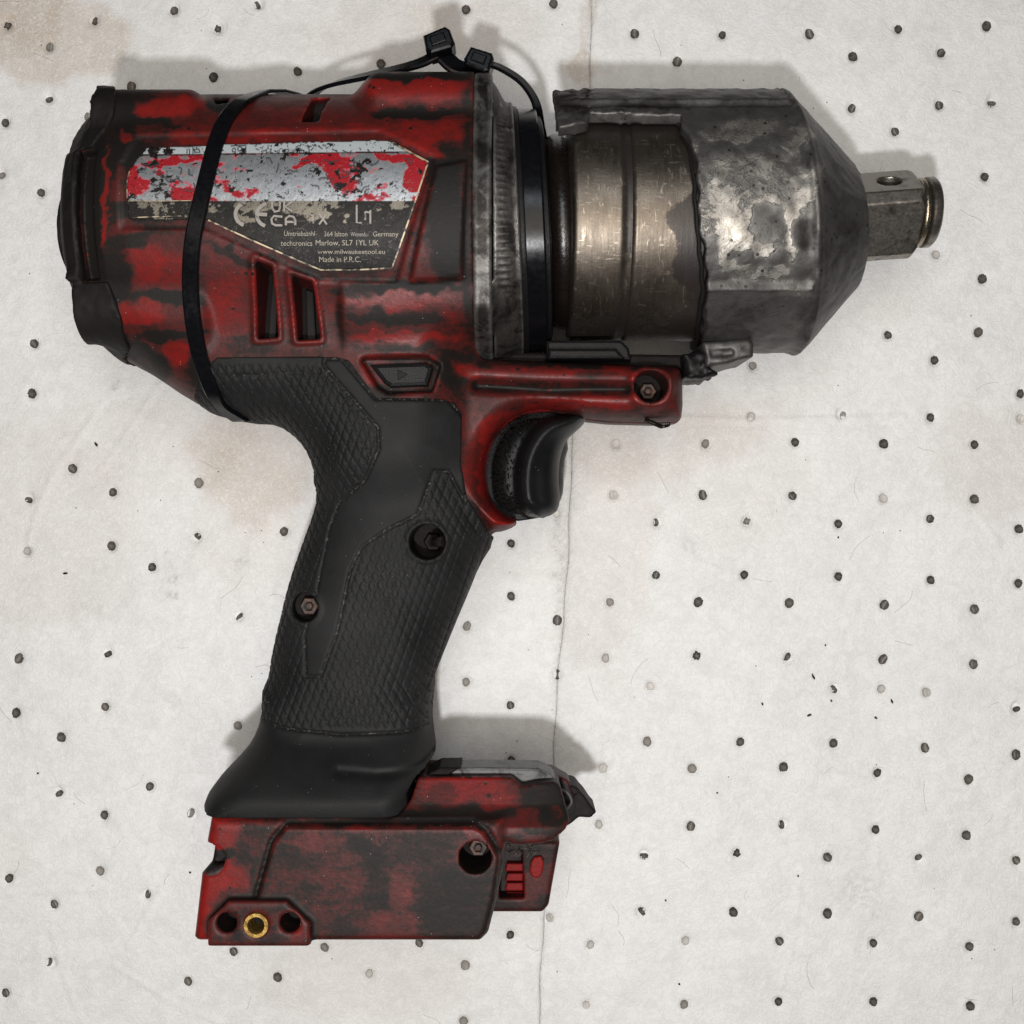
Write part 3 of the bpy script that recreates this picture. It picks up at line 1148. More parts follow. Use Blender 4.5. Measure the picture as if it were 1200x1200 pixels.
def knurl(x, y):
    a = math.radians(6)
    kx = (x - 450) * math.cos(a) - (y - 600) * math.sin(a)
    ky = (x - 450) * math.sin(a) + (y - 600) * math.cos(a)
    u = kx / 8.8 + ky / 18.5
    v = kx / 8.8 - ky / 18.5
    du = np.abs(u - np.round(u))
    dv = np.abs(v - np.round(v))
    return np.exp(-(np.minimum(du, dv) / .09) ** 2)


def grip_marks(x, y):
    inside = sdpoly(smooth_panel, x, y)
    y1 = np.interp(np.asarray(x), [300, 380, 600], [808, 814, 814])
    k = knurl(x, y) * sstep(1.5, 4, inside) * (1 - sstep(-4, 0, y - y1)) * sstep(0, 6, y - 455)
    gl = np.exp(-(sdline(sp_line, x, y) / 1.5) ** 2)
    gl = np.maximum(gl, np.exp(-(sdline(band_line, x, y) / 1.4) ** 2))
    gl = np.maximum(gl, .5 * np.exp(-(sdline(rear_line, x, y) / 1.6) ** 2))
    return k, gl


def f_grip(x, y, z):
    f = f_body(x, y, z)
    h = 68 + 54 * sstep(812, 876, y)
    fl = sdpoly(flare_o, x, y)
    wq = 40
    q = np.maximum(1 + fl / wq, 0)
    g = (q ** 3 + np.abs((z - ZC) / h) ** 3) ** (1 / 3)
    f = smin(f, (g - 1) * 40, 14)
    f = f - 3.0
    k, gl = grip_marks(x, y)
    up = z > ZC
    f = f + np.where(up, 1.35 * k + 2.0 * gl, 0)
    cr = unp([(395, 906), (440, 909), (505, 905)], 262)
    f = f + np.where(up, 2.5 * np.exp(-(sdline(cr, x, y) / 4) ** 2), 0)
    reg = sdpoly(grip_region, x, y)
    f = np.maximum(f, reg)
    for cx, cy, r in GH:
        rb = np.sqrt((x - cx) ** 2 + (y - cy) ** 2)
        f = f - np.where(up, 2.0 * np.exp(-((rb - r - 2) / 2.5) ** 2), 0)
        f = np.maximum(f, -zcyl(x, y, z, cx, cy, r, 172))
    return f


def grip_attr(P):
    k, gl = grip_marks(P[:, 0], P[:, 1])
    return {'groove': np.where(P[:, 2] > ZC, gl, 0)}


grip, gP, gQ = weld('rubber_grip', f_grip, (270, 420, 100), (612, 896, 286), 1.35, RUBBER, tool, extra=grip_attr)
bvh_g = BVHTree.FromPolygons([tuple(p) for p in gP.tolist()], [tuple(q) for q in gQ.tolist()])


# ---- battery foot
foot_o = unp([(247, 957), (241, 990), (236, 1020), (227, 1098), (231, 1103), (563, 1103), (572, 1094), (582, 1055), (592, 1005), (606, 984), (648, 981),
              (662, 973), (690, 957), (676, 922), (650, 914), (612, 922), (592, 905), (488, 905), (470, 935), (440, 950)], 268)
main_o = unp([(247, 957), (241, 990), (236, 1020), (227, 1098), (231, 1103), (563, 1103), (572, 1094), (582, 1055), (592, 1005), (590, 960)], 268)
panel_o = unp([(334, 966), (556, 966), (568, 973), (588, 1003), (582, 1055), (572, 1094), (563, 1104), (300, 1104), (298, 1055), (316, 988)], 274)
panel_line = unp([(299, 1052), (318, 986), (334, 966), (556, 966), (570, 973), (590, 1006)], 274)
boss_o = unp([(244, 1079), (268, 1055), (336, 1055), (364, 1081), (364, 1108), (244, 1108)], 280)
upper_o = unp([(490, 912), (600, 912), (612, 922), (650, 914), (676, 922), (688, 950), (664, 972), (648, 981), (606, 984), (560, 966), (440, 966), (466, 956), (482, 936)], 244)
lower_o = unp([(450, 985), (600, 975), (655, 977), (642, 1050), (635, 1058), (572, 1058), (562, 1026), (450, 1026)], 80)
fb = un(557, 1004, 272) + (15.5,)
fn = un(247, 1006, 265) + (15,)
bh = [un(266, 1081, 282) + (9.5,), un(340, 1081, 282) + (9.5,)]
bb = un(301, 1083, 282)


def f_foot(x, y, z):
    m = extrude(sdpoly(main_o, x, y), z, 122, 10)
    up_ = z > ZC
    zt = np.interp(y.ravel(), [858, 882, 900], [240, 252, 268]).reshape(y.shape).astype(F32)
    u = np.maximum(extrude(sdpoly(upper_o, x, y), z, 58, 6, 210), z - zt)
    u = u + np.where(up_, 10 * sstep(0, 1, (x - 620) / 60), 0)
    f = smin(m, u, 6)
    # recess that frames the side panel, and the panel itself
    pan = sdpoly(panel_o, x, y)
    f = f - np.where(up_, 4.0 * (1 - sstep(-4, 0, pan)), 0)
    pl = sdline(panel_line, x, y)
    f = f + np.where(up_, 3.2 * np.exp(-(pl / 2.6) ** 2), 0)
    bs = extrude(sdpoly(boss_o, x, y), z, 134, 3)
    f = smin(f, bs, 2)
    f = np.maximum(f, -zcyl(x, y, z, fb[0], fb[1], fb[2], 215))
    f = np.maximum(f, -zcyl(x, y, z, fn[0], fn[1], fn[2], 225))
    for a in bh:
        f = np.maximum(f, -zcyl(x, y, z, a[0], a[1], a[2], 240))
    f = np.maximum(f, -zcyl(x, y, z, bb[0], bb[1], 11, 240))
    # broken notch on the clip's nose
    nx, ny = un(664, 936, 228)
    f = np.maximum(f, -np.maximum(sdpoly([(nx - 8, ny - 18), (nx + 3, ny - 18), (nx + 10, ny + 14), (nx + 2, ny + 16)], x, y), 196 - z))
    return f


GR_FOOT = [(260, 1000, 60, 90, 0, -.08), (300, 985, 26, 40, 25, .70), (280, 1060, 40, 16, 0, .5), (305, 1030, 12, 40, 15, .85), (235, 1060, 10, 60, 0, -.15),
           (440, 1030, 150, 90, 0, .58), (345, 985, 16, 24, 20, .70), (380, 985, 60, 12, 0, .42), (430, 1000, 30, 24, 0, .80), (440, 1045, 26, 30, 0, .78), (400, 1030, 30, 40, 0, .50),
           (470, 1085, 60, 20, 0, .42), (490, 1080, 18, 14, 40, .28), (470, 1050, 14, 30, 0, .34), (530, 1060, 50, 50, 0, .84), (500, 990, 40, 22, 0, .78), (555, 975, 16, 6, 30, .2), (420, 972, 20, 5, 0, .25),
           (560, 1050, 26, 50, 0, .88), (390, 1090, 40, 20, 0, .62), (440, 980, 16, 8, 0, .45), (470, 962, 160, 5, 0, .92), (300, 963, 40, 3, 0, .3), (340, 962, 30, 6, 0, .6),
           (300, 1082, 62, 30, 0, .66), (275, 1065, 10, 8, 0, .5), (320, 1070, 20, 10, 0, .55), (350, 1095, 8, 10, 0, .42), (264, 1003, 14, 9, 0, .9), (246, 1006, 19, 19, 0, 1.3),
           (545, 925, 60, 18, 0, -.06), (520, 930, 18, 14, 0, .36), (590, 940, 30, 14, 0, .06), (540, 910, 40, 4, 0, .7), (600, 960, 40, 16, 20, .36), (540, 955, 90, 8, 0, .85),
           (640, 940, 40, 30, 0, .86), (620, 965, 24, 16, 40, .40), (665, 945, 26, 24, 0, .95), (600, 1000, 12, 20, 30, .8), (640, 975, 30, 6, 0, .8), (650, 955, 10, 10, 0, .55)]
foot, fP, fQ = weld('battery_foot', f_foot, (288, 820, 14), (690, 1022, 292), 2.2, RED, tool, GR_FOOT, .56)
bvh_f = BVHTree.FromPolygons([tuple(p) for p in fP.tolist()], [tuple(q) for q in fQ.tolist()])


def f_lower(x, y, z):
    f = extrude(sdpoly(lower_o, x, y), z, 45, 5, 68)
    inner = unp([(585, 1000), (612, 995), (614, 1052), (585, 1052)], 110)
    f = np.maximum(f, -np.maximum(sdpoly(inner, x, y), 88 - z))
    return f


lower, _, _ = weld('battery_rail', f_lower, (450, 900, 18), (660, 1050, 122), 2.0, RED, tool, [(640, 1020, 12, 40, 0, .6), (620, 1040, 20, 20, 0, .45)], .66)
for k in range(4):
    y0 = 1012 + k * 12
    q = unp([(594, y0), (613, y0), (613, y0 + 9), (592, y0 + 9)], 100)
    P, Q = prism(q, 80, 101 - k * 2, 1.5)
    part('latch_rib', P, Q, LATCH, lower, smooth=False)
q = smooth_poly(unp([(622, 1003), (638, 1001), (636, 1022), (630, 1028), (620, 1024)], 112), 1)
P, Q = prism(q, 100, 119, 2)
part('latch_button', P, Q, LATCH, lower, smooth=False)

# lamp lens and broken tip along the foot's upper edge
q = unp([(488, 914), (516, 900), (560, 899), (632, 900), (646, 907), (655, 918), (612, 926), (598, 914)], 222)
P, Q = prism(q, 185, 224, 3)
lens = part('lamp_lens', P, Q, LED, tool, smooth=False, label='scuffed clear grey lamp lens')
q = unp([(486, 914), (515, 899.5), (540, 899), (528, 907), (560, 909), (556, 914)], 226)
P, Q = prism(q, 180, 228, 2)
part('lens_trim', P, Q, HOLE, lens, smooth=False)


def f_tip(x, y, z):
    q = unp([(640, 926), (660, 919), (676, 921), (699, 951), (692, 957), (678, 957), (664, 968), (648, 974), (636, 960)], 190)
    f = extrude(sdpoly(q, x, y), z, 26, 2.5, 168)
    n = vnoise((x + 0 * y) / 5, (y + 0 * x) / 5, 3)
    return f + (n - .5) * .9


weld('broken_clip', f_tip, (615, 850, 138), (696, 920, 202), 1.6, BUMPER, tool, label='broken dark clip end with a cracked notch')
P, Q = tube(spline([un(656, 924, 196) + (196,), un(666, 930, 197) + (197,), un(670, 940, 197) + (197,), un(664, 948, 195) + (195,)], 9), 1.6, 6)
part('wire_loop', P, Q, GREYF, tool)

# dirt fibres below the panel's corner
bits = []
for k in range(30):
    a = un(595 + random.uniform(0, 40), 984 + random.uniform(0, 16), 205)
    pts = [(a[0] - k2 * random.uniform(1, 3) + random.uniform(-2, 2), a[1] + k2 * random.uniform(.5, 3.0), 205 - k2 * 6 + random.uniform(-4, 4)) for k2 in range(5)]
    bits.append(tube(pts, random.uniform(.25, .5), 4))
P, Q = join(*bits)
o = part('dirt_fibres', P, Q, GREYF, tool)
o['kind'] = 'stuff'


# ---- screws in their bores
def screw(cx, cy, zb, r, parent, mat=RUST, seg=6, hexr=.55):
    P1, Q1 = lathe_z([(r, zb - 6), (r, zb + 3), (r * .86, zb + 5), (r * hexr, zb + 5), (r * hexr, zb + 1)], cx, cy, seg)
    P2, Q2 = lathe_z([(r * hexr * 1.02, zb + 1), (.1, zb + .5)], cx, cy, seg)
    P, Q = join((P1, Q1), (P2, Q2))
    o = part('screw', P, Q, mat, parent, sharp=35)
    Pp, Qp = lathe_z([(r * .42, zb + 1), (r * .42, zb + 4.4), (r * .3, zb + 5.4), (.1, zb + 5.5)], cx, cy, 6)
    part('screw_socket', Pp, Qp, mat, o, sharp=35)
    return o


screw(GH[0][0] + 3, GH[0][1] + 1, 180, 10, grip, HOLE)
screw(GH[1][0] + 1.5, GH[1][1], 193, 10, grip)
cx, cy = un(762, 453, 205)
screw(cx + 2, cy + 1, 162, 9.5, housing)
screw(fb[0] + 2, fb[1] - 1, 240, 9.5, foot)
for cx, cy, r, zb in ((GH[0][0], GH[0][1], 17, 176), (GH[1][0], GH[1][1], 14, 187), (un(762, 453, 205)[0], un(762, 453, 205)[1], 16, 159)):
    P, Q = lathe_z([(r * 1.02, zb), (.1, zb - .5)], cx, cy, 24)
    part('bore_dirt', P, Q, HOLE, grip)
P, Q = lathe_z([(15, 217), (.1, 216.5)], fb[0], fb[1], 24)
part('bore_dirt', P, Q, HOLE, foot)
for a in bh:
    P, Q = lathe_z([(9.4, 243), (.1, 242.5)], a[0], a[1], 20)
    part('bore_dirt', P, Q, HOLE, foot)
P, Q = lathe_z([(11.5, 262), (11.8, 285), (11.3, 286.5), (8.2, 286.5), (7.3, 285.5), (6.9, 279), (6.9, 262), (5.5, 255)], bb[0], bb[1], 40)
part('brass_insert', P, Q, BRASS, foot, sharp=40)
P, Q = lathe_z([(7, 262), (4.0, 261), (.1, 257)], bb[0] + .5, bb[1], 20)
part('bore_dirt', P, Q, HOLE, foot)
# torn dirt hanging from the grip's upper bore
bits = []
for k in range(7):
    a = GH[0]
    t = random.uniform(-.5, .9)
    pts = [(a[0] + 4 + 3.2 * i + random.uniform(-1.5, 1.5), a[1] + t * 8 * i / 4 + random.uniform(-1.5, 1.5), 212 + 12 * math.sin(i / 4 * 2.6)) for i in range(6)]
    bits.append(tube(pts, [2.2, 2.6, 2.4, 2.0, 1.6, .7], 6))
P, Q = join(*bits)
part('torn_dirt', P, Q, HOLE, grip)

# ---- vents: dark grilles within
for v, zz in ((vents[0], 236), (vents[1], 236)):
    c = np.mean(v, axis=0)
    q = [(c[0] + (p[0] - c[0]) * 1.25, c[1] + (p[1] - c[1]) * 1.12) for p in v]
    P, Q = prism(q, 195, zz - 22, 2)
    part('vent_grille', P, Q, HOLE, housing, smooth=False)
    q = [v[0], ((v[0][0] * .5 + v[1][0] * .5), (v[0][1] * .5 + v[1][1] * .5)), ((v[3][0] * .5 + v[2][0] * .5), (v[3][1] * .5 + v[2][1] * .5)), v[3]]
    q = [(q[0][0] + 5, q[0][1] + 4), (q[1][0] + 3, q[1][1] + 4), (q[2][0] + 3, q[2][1] - 3), (q[3][0] + 5, q[3][1] - 3)]
    P, Q = prism(q, 195, zz - 15, 1.5)
    part('vent_slat', P, Q, BUMPER, housing, smooth=False)
for v in vent_top:
    c = np.mean(v, axis=0)
    q = [(c[0] + (p[0] - c[0]) * 1.2, c[1] + (p[1] - c[1]) * 1.3) for p in v]
    P, Q = prism(q, 170, 212, 2)
    part('vent_grille', P, Q, HOLE, housing, smooth=False)

# ---- direction switch
loc, nr = ray(468, 440, bvh_h)
zsw = loc.z
q = unp([(433, 427), (498, 425), (507, 430), (501, 452), (458, 454), (450, 449)], zsw + 8)
P, Q = prism(q, zsw - 12, zsw + 9, 4)
sw = part('direction_switch', P, Q, TRIGP, tool, smooth=False, label='black forward and reverse switch')
q = unp([(466, 433), (478, 439), (466, 446)], zsw + 9)
P, Q = prism(q, zsw + 7, zsw + 10, .6)
part('arrow_mark', P, Q, BUMPER, sw, smooth=False)


# ---- trigger
trig_o = smooth_poly(unp([(566, 560), (570, 527), (584, 500), (606, 483), (640, 478), (690, 484), (688, 492), (676, 503), (664, 515), (657, 535), (655, 560), (658, 588), (652, 603),
                          (628, 608), (600, 612), (572, 596)], 178), 1)
trig_lo = smooth_poly(unp([(600, 560), (610, 500), (655, 500), (668, 520), (660, 545), (661, 575), (655, 592), (620, 600)], 110), 1)
trig_cut = spline(unp([(668, 487), (640, 497), (620, 520), (611, 550), (612, 585), (622, 602)], 190), 16).tolist()


def f_trig(x, y, z):
    d = sdpoly(trig_o, x, y)
    f = inflate(d, z, 27, 42, 2.3)
    g = sdline(trig_cut, x, y)
    # the finger hook stands proud of the flat side
    right = sdpoly(trig_cut + unp([(720, 640), (740, 470)], 190), x, y)
    f = f + np.where(z > ZC, 8 * sstep(0, 8, right), 0)
    f = f - np.where(z > ZC, 3.5 * np.exp(-((g - 7) / 7) ** 2) * (right < 0), 0)
    f2 = inflate(sdpoly(trig_lo, x, y), z, 15, 30, 2.3, 105)
    return smin(f, f2, 5)


weld('trigger', f_trig, (560, 488, 70), (690, 612, 200), 1.6, TRIGP, tool, label='curved black trigger with a rough dusty side')
grit_b = []
for k in range(600):
    a = random.uniform(0, 1)
    i = a * 9
    edge = spline([(606, 484), (590, 500), (578, 525), (573, 560), (580, 585), (600, 600)], 40)
    e = edge[random.randrange(40)]
    off = abs(random.gauss(0, 15))
    px, py = e[0] + off + random.uniform(0, 5), e[1] + random.uniform(-3, 5)
    x, y = un(px, py, 186)
    d = float(sdpoly(trig_o, np.array([x]), np.array([y]))[0])
    if d > -3:
        continue
    zz = 150 + 42 * (1 - max(0, 1 + d / 22) ** 2.3) ** (1 / 2.3) - 7
    r = random.uniform(.35, .95)
    grit_b.append(([(x - r, y - r * .7, zz - .6), (x + r, y - r, zz - .6), (x + r * .8, y + r, zz - .6), (x - r, y + r, zz - .6), (x, y, zz + r)],
                   [(0, 1, 4), (1, 2, 4), (2, 3, 4), (3, 0, 4)]))
P, Q = join(*grit_b)
o = part('trigger_grit', P, Q, BUMPER, tool, smooth=False)
o['kind'] = 'stuff'


# ---- rear bumper
def f_bump(x, y, z):
    f = f_body(x, y, z) - 3.5
    th = np.arctan2(y - AX, z - ZC)
    edge = 205 + 7 * np.sin(th * 2.0 + .4) + 4 * np.sin(th * 7) + 6 * (vnoise(th * 6 + 0 * x, th * 0 + 3.3 + 0 * x, 2) - .5)
    # the bumper's arms reach over the rear screw columns
    edge = edge + 18 * np.exp(-((np.abs(th) - .80) / .30) ** 2)
    ay = np.abs(y - 318)
    edge = np.where((ay < 62) & (z > ZC), 190.5 + 0 * edge, edge)
    f = np.maximum(f, x - edge)
    up = z > ZC
    bar = np.maximum(np.abs(x - 178) - 10, ay - 62)
    f = f - np.where(up, 5 * (1 - sstep(-2, 2.5, bar)), 0)
    rib = np.abs(x - 171)
    f = f + np.where(up, 1.6 * np.exp(-(rib / 1.6) ** 2) * (ay < 70), 0)
    n = vnoise((x + 0 * y + 0 * z) / 6, (y + 0 * x + .6 * z) / 6, 8)
    f = f + (n - .5) * 1.4
    return f


bump_o, bP, bQ = weld('rear_bumper', f_bump, (138, 140, 60), (250, 452, 312), 2.2, BUMPER, tool, label='black rubber rear bumper with a raised bar')
bvh_b = BVHTree.FromPolygons([tuple(p) for p in bP.tolist()], [tuple(q) for q in bQ.tolist()])
bits = []
for k in range(16):                    # frayed corner
    px, py = random.choice([(110, 122), (118, 112), (126, 110), (132, 108)])
    x, y = un(px + random.uniform(-3, 3), py + random.uniform(-2, 3), 225)
    pts = [(x + 5, y + 6, 225), (x + 1, y + 1, 226), (x - random.uniform(2, 5), y - random.uniform(2, 5), 224 + random.uniform(-4, 4))]
    bits.append(tube(pts, [3.2, 2.4, .7], 5))
P, Q = join(*bits)
part('frayed_edge', P, Q, BUMPER, bump_o, smooth=False)

# lower rear vent in the housing's tail, a black slit
P, Q = tube(spline([un(250, 418, 190) + (196,), un(256, 432, 180) + (186,), un(258, 448, 172) + (178,)], 9), [4, 6.5, 7.5, 8, 8, 8, 7, 6, 4], 10)
part('tail_vent', P, Q, HOLE, housing)


# ---- flange with bolt ears, cast ring, oily rubber and the bellows
def f_flange(x, y, z):
    rad = np.sqrt((y - AX) ** 2 + (z - ZC) ** 2)
    f = rad - 141
    dz = dzf(z)
    for sy in (-1, 1):
        b = np.sqrt((y - AX - sy * (106 if sy < 0 else 82)) ** 2 + (dz - (66 if sy < 0 else 80)) ** 2) - 36
        f = smin(f, b, 16)
    f = f + (vnoise((y + 0 * z) / 9, (z + 0 * y) / 9, 4) - .5) * 1.6
    a = f + 3
    b = np.abs(x - 572) - 9 + 3
    f = np.minimum(np.maximum(a, b), 0) + np.sqrt(np.maximum(a, 0) ** 2 + np.maximum(b, 0) ** 2) - 3
    return np.maximum(f, 95 - z)


weld('flange', f_flange, (558, 130, 80), (588, 470, 320), 1.9, FLANGE, tool, label='bright oily metal flange with bolt ears')


def f_cast(x, y, z):
    rad = np.sqrt((y - AX) ** 2 + (z - ZC) ** 2)
    th = np.arctan2(y - AX, z - ZC)
    x = x - .05 * (y - AX) * sstep(583, 598, x)
    r = 138 - 8 * sstep(580, 612, x) - 2
    ridge = 1.6 * (np.abs(np.sin(th * 62)) - .5) * np.exp(-((x - 592) / 5) ** 2) * sstep(-.8, -.5, th) * (1 - sstep(.5, .8, th))
    f = rad - r - ridge
    f = np.maximum(f, np.abs(x - 594) - 12)
    dz = dzf(z)
    for sy in (-1, 1):     # webs running up to the bolt ears
        b = np.sqrt((y - AX - sy * (100 if sy < 0 else 80)) ** 2 + (dz - (66 if sy < 0 else 80)) ** 2) - (35 - 30 * np.clip((x - 580) / 25, 0, 1))
        f = smin(f, np.maximum(b, np.abs(x - 590) - 12), 6)
    f = np.maximum(f, 95 - z)
    return f - 1.5 * np.exp(-((x - 604.5) / 1.2) ** 2)


weld('cast_collar', f_cast, (578, 140, 80), (612, 470, 312), 1.7, CASTRING, tool, label='dark cast collar with ribbed marks')
P, Q = lathe_x([(604, 60), (604, 125), (607, 127), (611, 126), (612, 119), (634, 117), (636, 112), (637, 100), (638, 80)])
P[:, 0] += .055 * (P[:, 1] - AX)
part('rubber_boot', P, Q, DARKRING, tool, sharp=50)
prof = [(635, 80)]
for k in range(17):
    a = math.pi * k / 16
    prof.append((649 - 14 * math.cos(a), 84 + 16 * math.sin(a)))
prof.append((663, 80))
P, Q = lathe_x(prof)
P[:, 0] += .05 * (P[:, 1] - AX)
part('bellows_ring', P, Q, OILRUB, tool)

# ---- hammer case
prof = [(650, 70), (658, 110), (658.5, 119), (661, 121.5), (706, 121.5), (708, 119.5), (715, 119.5), (717, 122), (760, 122.5), (800, 122.5), (800, 90)]
full = []
for (x0, r0), (x1, r1) in zip(prof[:-1], prof[1:]):
    n = max(1, int(abs(x1 - x0) / 3))
    for k in range(n):
        full.append((x0 + (x1 - x0) * k / n, r0 + (r1 - r0) * k / n))
full.append(prof[-1])
full = [(a, b * .956) for a, b in full]
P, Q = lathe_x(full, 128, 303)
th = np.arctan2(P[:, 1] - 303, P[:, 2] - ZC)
oil_and_shade = .20 + .55 * np.exp(-((P[:, 0] - 712) / 6.5) ** 2) * (1 - .5 * sstep(.3, .6, th)) + .6 * sstep(752, 772, P[:, 0] + 12 * np.sin(th * 5) + 8 * np.sin(th * 13))
oil_and_shade += .30 * np.exp(-((P[:, 0] - 690) / 30) ** 2) * np.exp(-((th + .45) / .25) ** 2) + .40 * sstep(.70, 1.2, th) + .75 * (1 - sstep(-.72, -.50, th))  # lip's shade and dirt painted into the far side; near side darker too
part('hammer_case', P, Q, STEEL, tool, {'oil_and_shade': oil_and_shade}, label='bronze tinted scratched steel hammer case', sharp=50)


# ---- broken nose shell
NY = 300.5


def nose_r(x):
    return np.interp(x.ravel(), [600, 874, 880, 886, 936, 944, 948], [132, 132, 130, 126, 74, 66, 56]).reshape(x.shape).astype(F32)


def f_nose(x, y, z):
    rad = np.sqrt((y - NY) ** 2 + (z - ZC) ** 2)
    th = np.degrees(np.arctan2(NY - y, z - ZC))      # 0 at the top, positive to the far side
    xs = x
    x = x - .10 * (y - NY) - 9 + 0 * z
    ro = nose_r(x)
    lump = (vnoise(x / 9 + 0 * y + 0 * z, th / 4 + 0 * x, 6) - .5) * 1.6
    o = rad - ro - lump
    o = o - 3.0 * np.exp(-((x - 877) / 5) ** 2) * (.4 + 1.2 * vnoise(th / 7 + 0 * x, 0 * th + 2.2 + 0 * x, 3))
    o = o - np.where(x < 872, 3.2 * sstep(47, 49, th) + 4.4 * np.exp(-((th + 40) / 2.4) ** 2) - 1.5 * np.exp(-((th - 46) / 1.2) ** 2), 0)
    i = rad - (ro - 13)
    f = np.maximum(o, -np.maximum(i, 668 - x - 60))
    f = np.maximum(f, 40 - rad)
    f = np.maximum(f, x - 945)
    x = xs
    jag = 2.5 * np.sin(th * .13) + 1.0 * np.sin(th * .53 + 1) + 3.5 * (vnoise(th / 7 + 0 * x, 0 * x + 1.7 + 0 * th, 1) - .5)
    cut = np.interp(th, [-180, -110, -100, -60, 0, 38.5, 40.5, 60, 66, 130, 180], [796, 796, 796, 790, 775, 764, 674, 674, 676, 676, 690]).astype(F32)
    cut = np.where(th > 39, cut + jag * .6, cut + jag)
    chunk = np.maximum(np.maximum(np.abs(x - 658) - 16 - jag * .4, (30 + .10 * (x - 640) - th) * 2.3), (th - 60 - .25 * (x - 640)) * 2.3)
    f = np.maximum(f, np.minimum(cut - x, chunk))
    rag = (vnoise(x / 5 + y / 7 + 0 * z, z / 5 + y / 9 + 0 * x, 14) - .5) * 2.6 * (th > 27) * (1 - sstep(672, 692, x))
    f = f + rag + (vnoise(x / 4 + 0 * y + 0 * z, th / 3 + 0 * x, 18) - .5) * 3.0 * np.exp(-((th - 40.5) / 3) ** 2) * (x < 765)
    return f


GR_NOSE = [(880, 130, 60, 22, 0, .34), (870, 155, 46, 16, -15, .58), (825, 165, 14, 16, 30, .56), (850, 178, 30, 12, 0, .34), (880, 215, 75, 44, 0, .52), (870, 248, 60, 30, 0, .57),
           (868, 268, 26, 22, 0, .72), (858, 300, 28, 22, 60, .66), (895, 290, 14, 20, 40, .66), (905, 262, 30, 24, 0, .36), (930, 260, 10, 50, 0, .58), (820, 300, 16, 40, 0, .38),
           (870, 300, 16, 10, 0, .38), (900, 320, 26, 10, -10, .62), (870, 340, 60, 14, 0, .34), (870, 385, 60, 30, 0, .30), (945, 210, 20, 30, 20, .60), (935, 165, 16, 26, 30, .55),
           (942, 275, 14, 20, 0, .10), (945, 180, 6, 14, 0, .3), (980, 270, 30, 90, 0, .30), (950, 380, 20, 40, 20, .28), (700, 110, 60, 9, 0, .40), (800, 108, 80, 8, 0, .40),
           (820, 350, 9, 90, 0, .08), (672, 118, 30, 18, 0, .16), (760, 124, 50, 7, 0, .22)]
nose, nP, nQ = weld('nose_shell', f_nose, (634, 155, 12), (966, 440, 296), 2.1, CAST, tool, GR_NOSE, .40, 'patch', label='battered grey nose shell broken open at the rear')
# black sealant smeared along the broken edge
edge = []
for k in range(60):
    t = -95 + k * (38 + 95) / 59
    a = math.radians(t)
    x = np.interp(t, [-100, -60, 0, 38], [795, 789, 774, 763]) - 1 + 1.2 * math.sin(t * .11) + 3.0 * (float(vnoise(t / 6.0, 2.0, 4)) - .5)
    edge.append((x, NY - 122 * math.sin(a), ZC + 122 * math.cos(a)))
P, Q = tube(edge, [.6 + 1.4 * float(vnoise(k / 4.0, 7.0, 9)) + 1.8 * (1 - k / 60) for k in range(60)], 10)
part('sealant_bead', P, Q, BUMPER, nose)


# lug under the nose and the black lump beside the rail
def f_lug(x, y, z):
    q = unp([(815, 408), (868, 404), (874, 411), (872, 424), (845, 432), (820, 436)], 150)
    f = extrude(sdpoly(q, x, y), z, 46, 5, 150)
    sl = unp([(828, 413), (856, 411), (858, 419), (830, 422)], 180)
    return f + np.where(z > 150, 2.5 * (1 - sstep(-2, 1, sdpoly(sl, x, y))), 0) + (vnoise((x + 0 * y) / 7, (y + 0 * x) / 7, 5) - .5) * 2


weld('nose_lug', f_lug, (775, 410, 96), (860, 466, 204), 1.8, CAST, tool, [(845, 415, 30, 20, 0, .34)], .3, 'patch')


def f_lump(x, y, z):
    q = unp([(797, 418), (826, 412), (830, 430), (838, 440), (820, 446), (800, 444)], 170)
    f = extrude(sdpoly(q, x, y), z, 40, 7, 150)
    return f + (vnoise((x + 0 * y) / 6, (y + 0 * x) / 6 + z * .1, 5) - .5) * 4


weld('sealant_lump', f_lump, (760, 415, 100), (822, 476, 204), 1.8, DARKRING, tool)

# bracket between the rail and the hammer case
loops = [unp([(640, 399), (728, 399), (737, 408), (740, 422), (640, 421)], 190), unp([(642, 409), (722, 409), (732, 421), (642, 421)], 200)]
P, Q = prism(loops[0], 120, 192, 3)
br = part('bracket', P, Q, DARKRING, tool, smooth=False)
P, Q = prism(loops[1], 188, 204, 3)
part('bracket_step', P, Q, DARKRING, br, smooth=False)
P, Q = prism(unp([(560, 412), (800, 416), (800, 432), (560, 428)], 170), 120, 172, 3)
part('bracket_shadow_gap', P, Q, HOLE, br, smooth=False)  # solid black block standing in for the shade in the gap

# curl of torn plastic below the rail
pts = spline([un(756, 492, 190) + (190,), un(768, 497, 188) + (188,), un(776, 500, 186) + (186,), un(784, 498, 190) + (190,), un(782, 495, 192) + (192,)], 16)
P, Q = tube(pts, [2.4] * 8 + [1.6] * 6 + [1.0, .5], 7)
part('torn_curl', P, Q, OILRUB, tool)

# ---- square drive
TILT = -.075
X0 = 936
phi = math.radians(35)
hol = (973, 22)


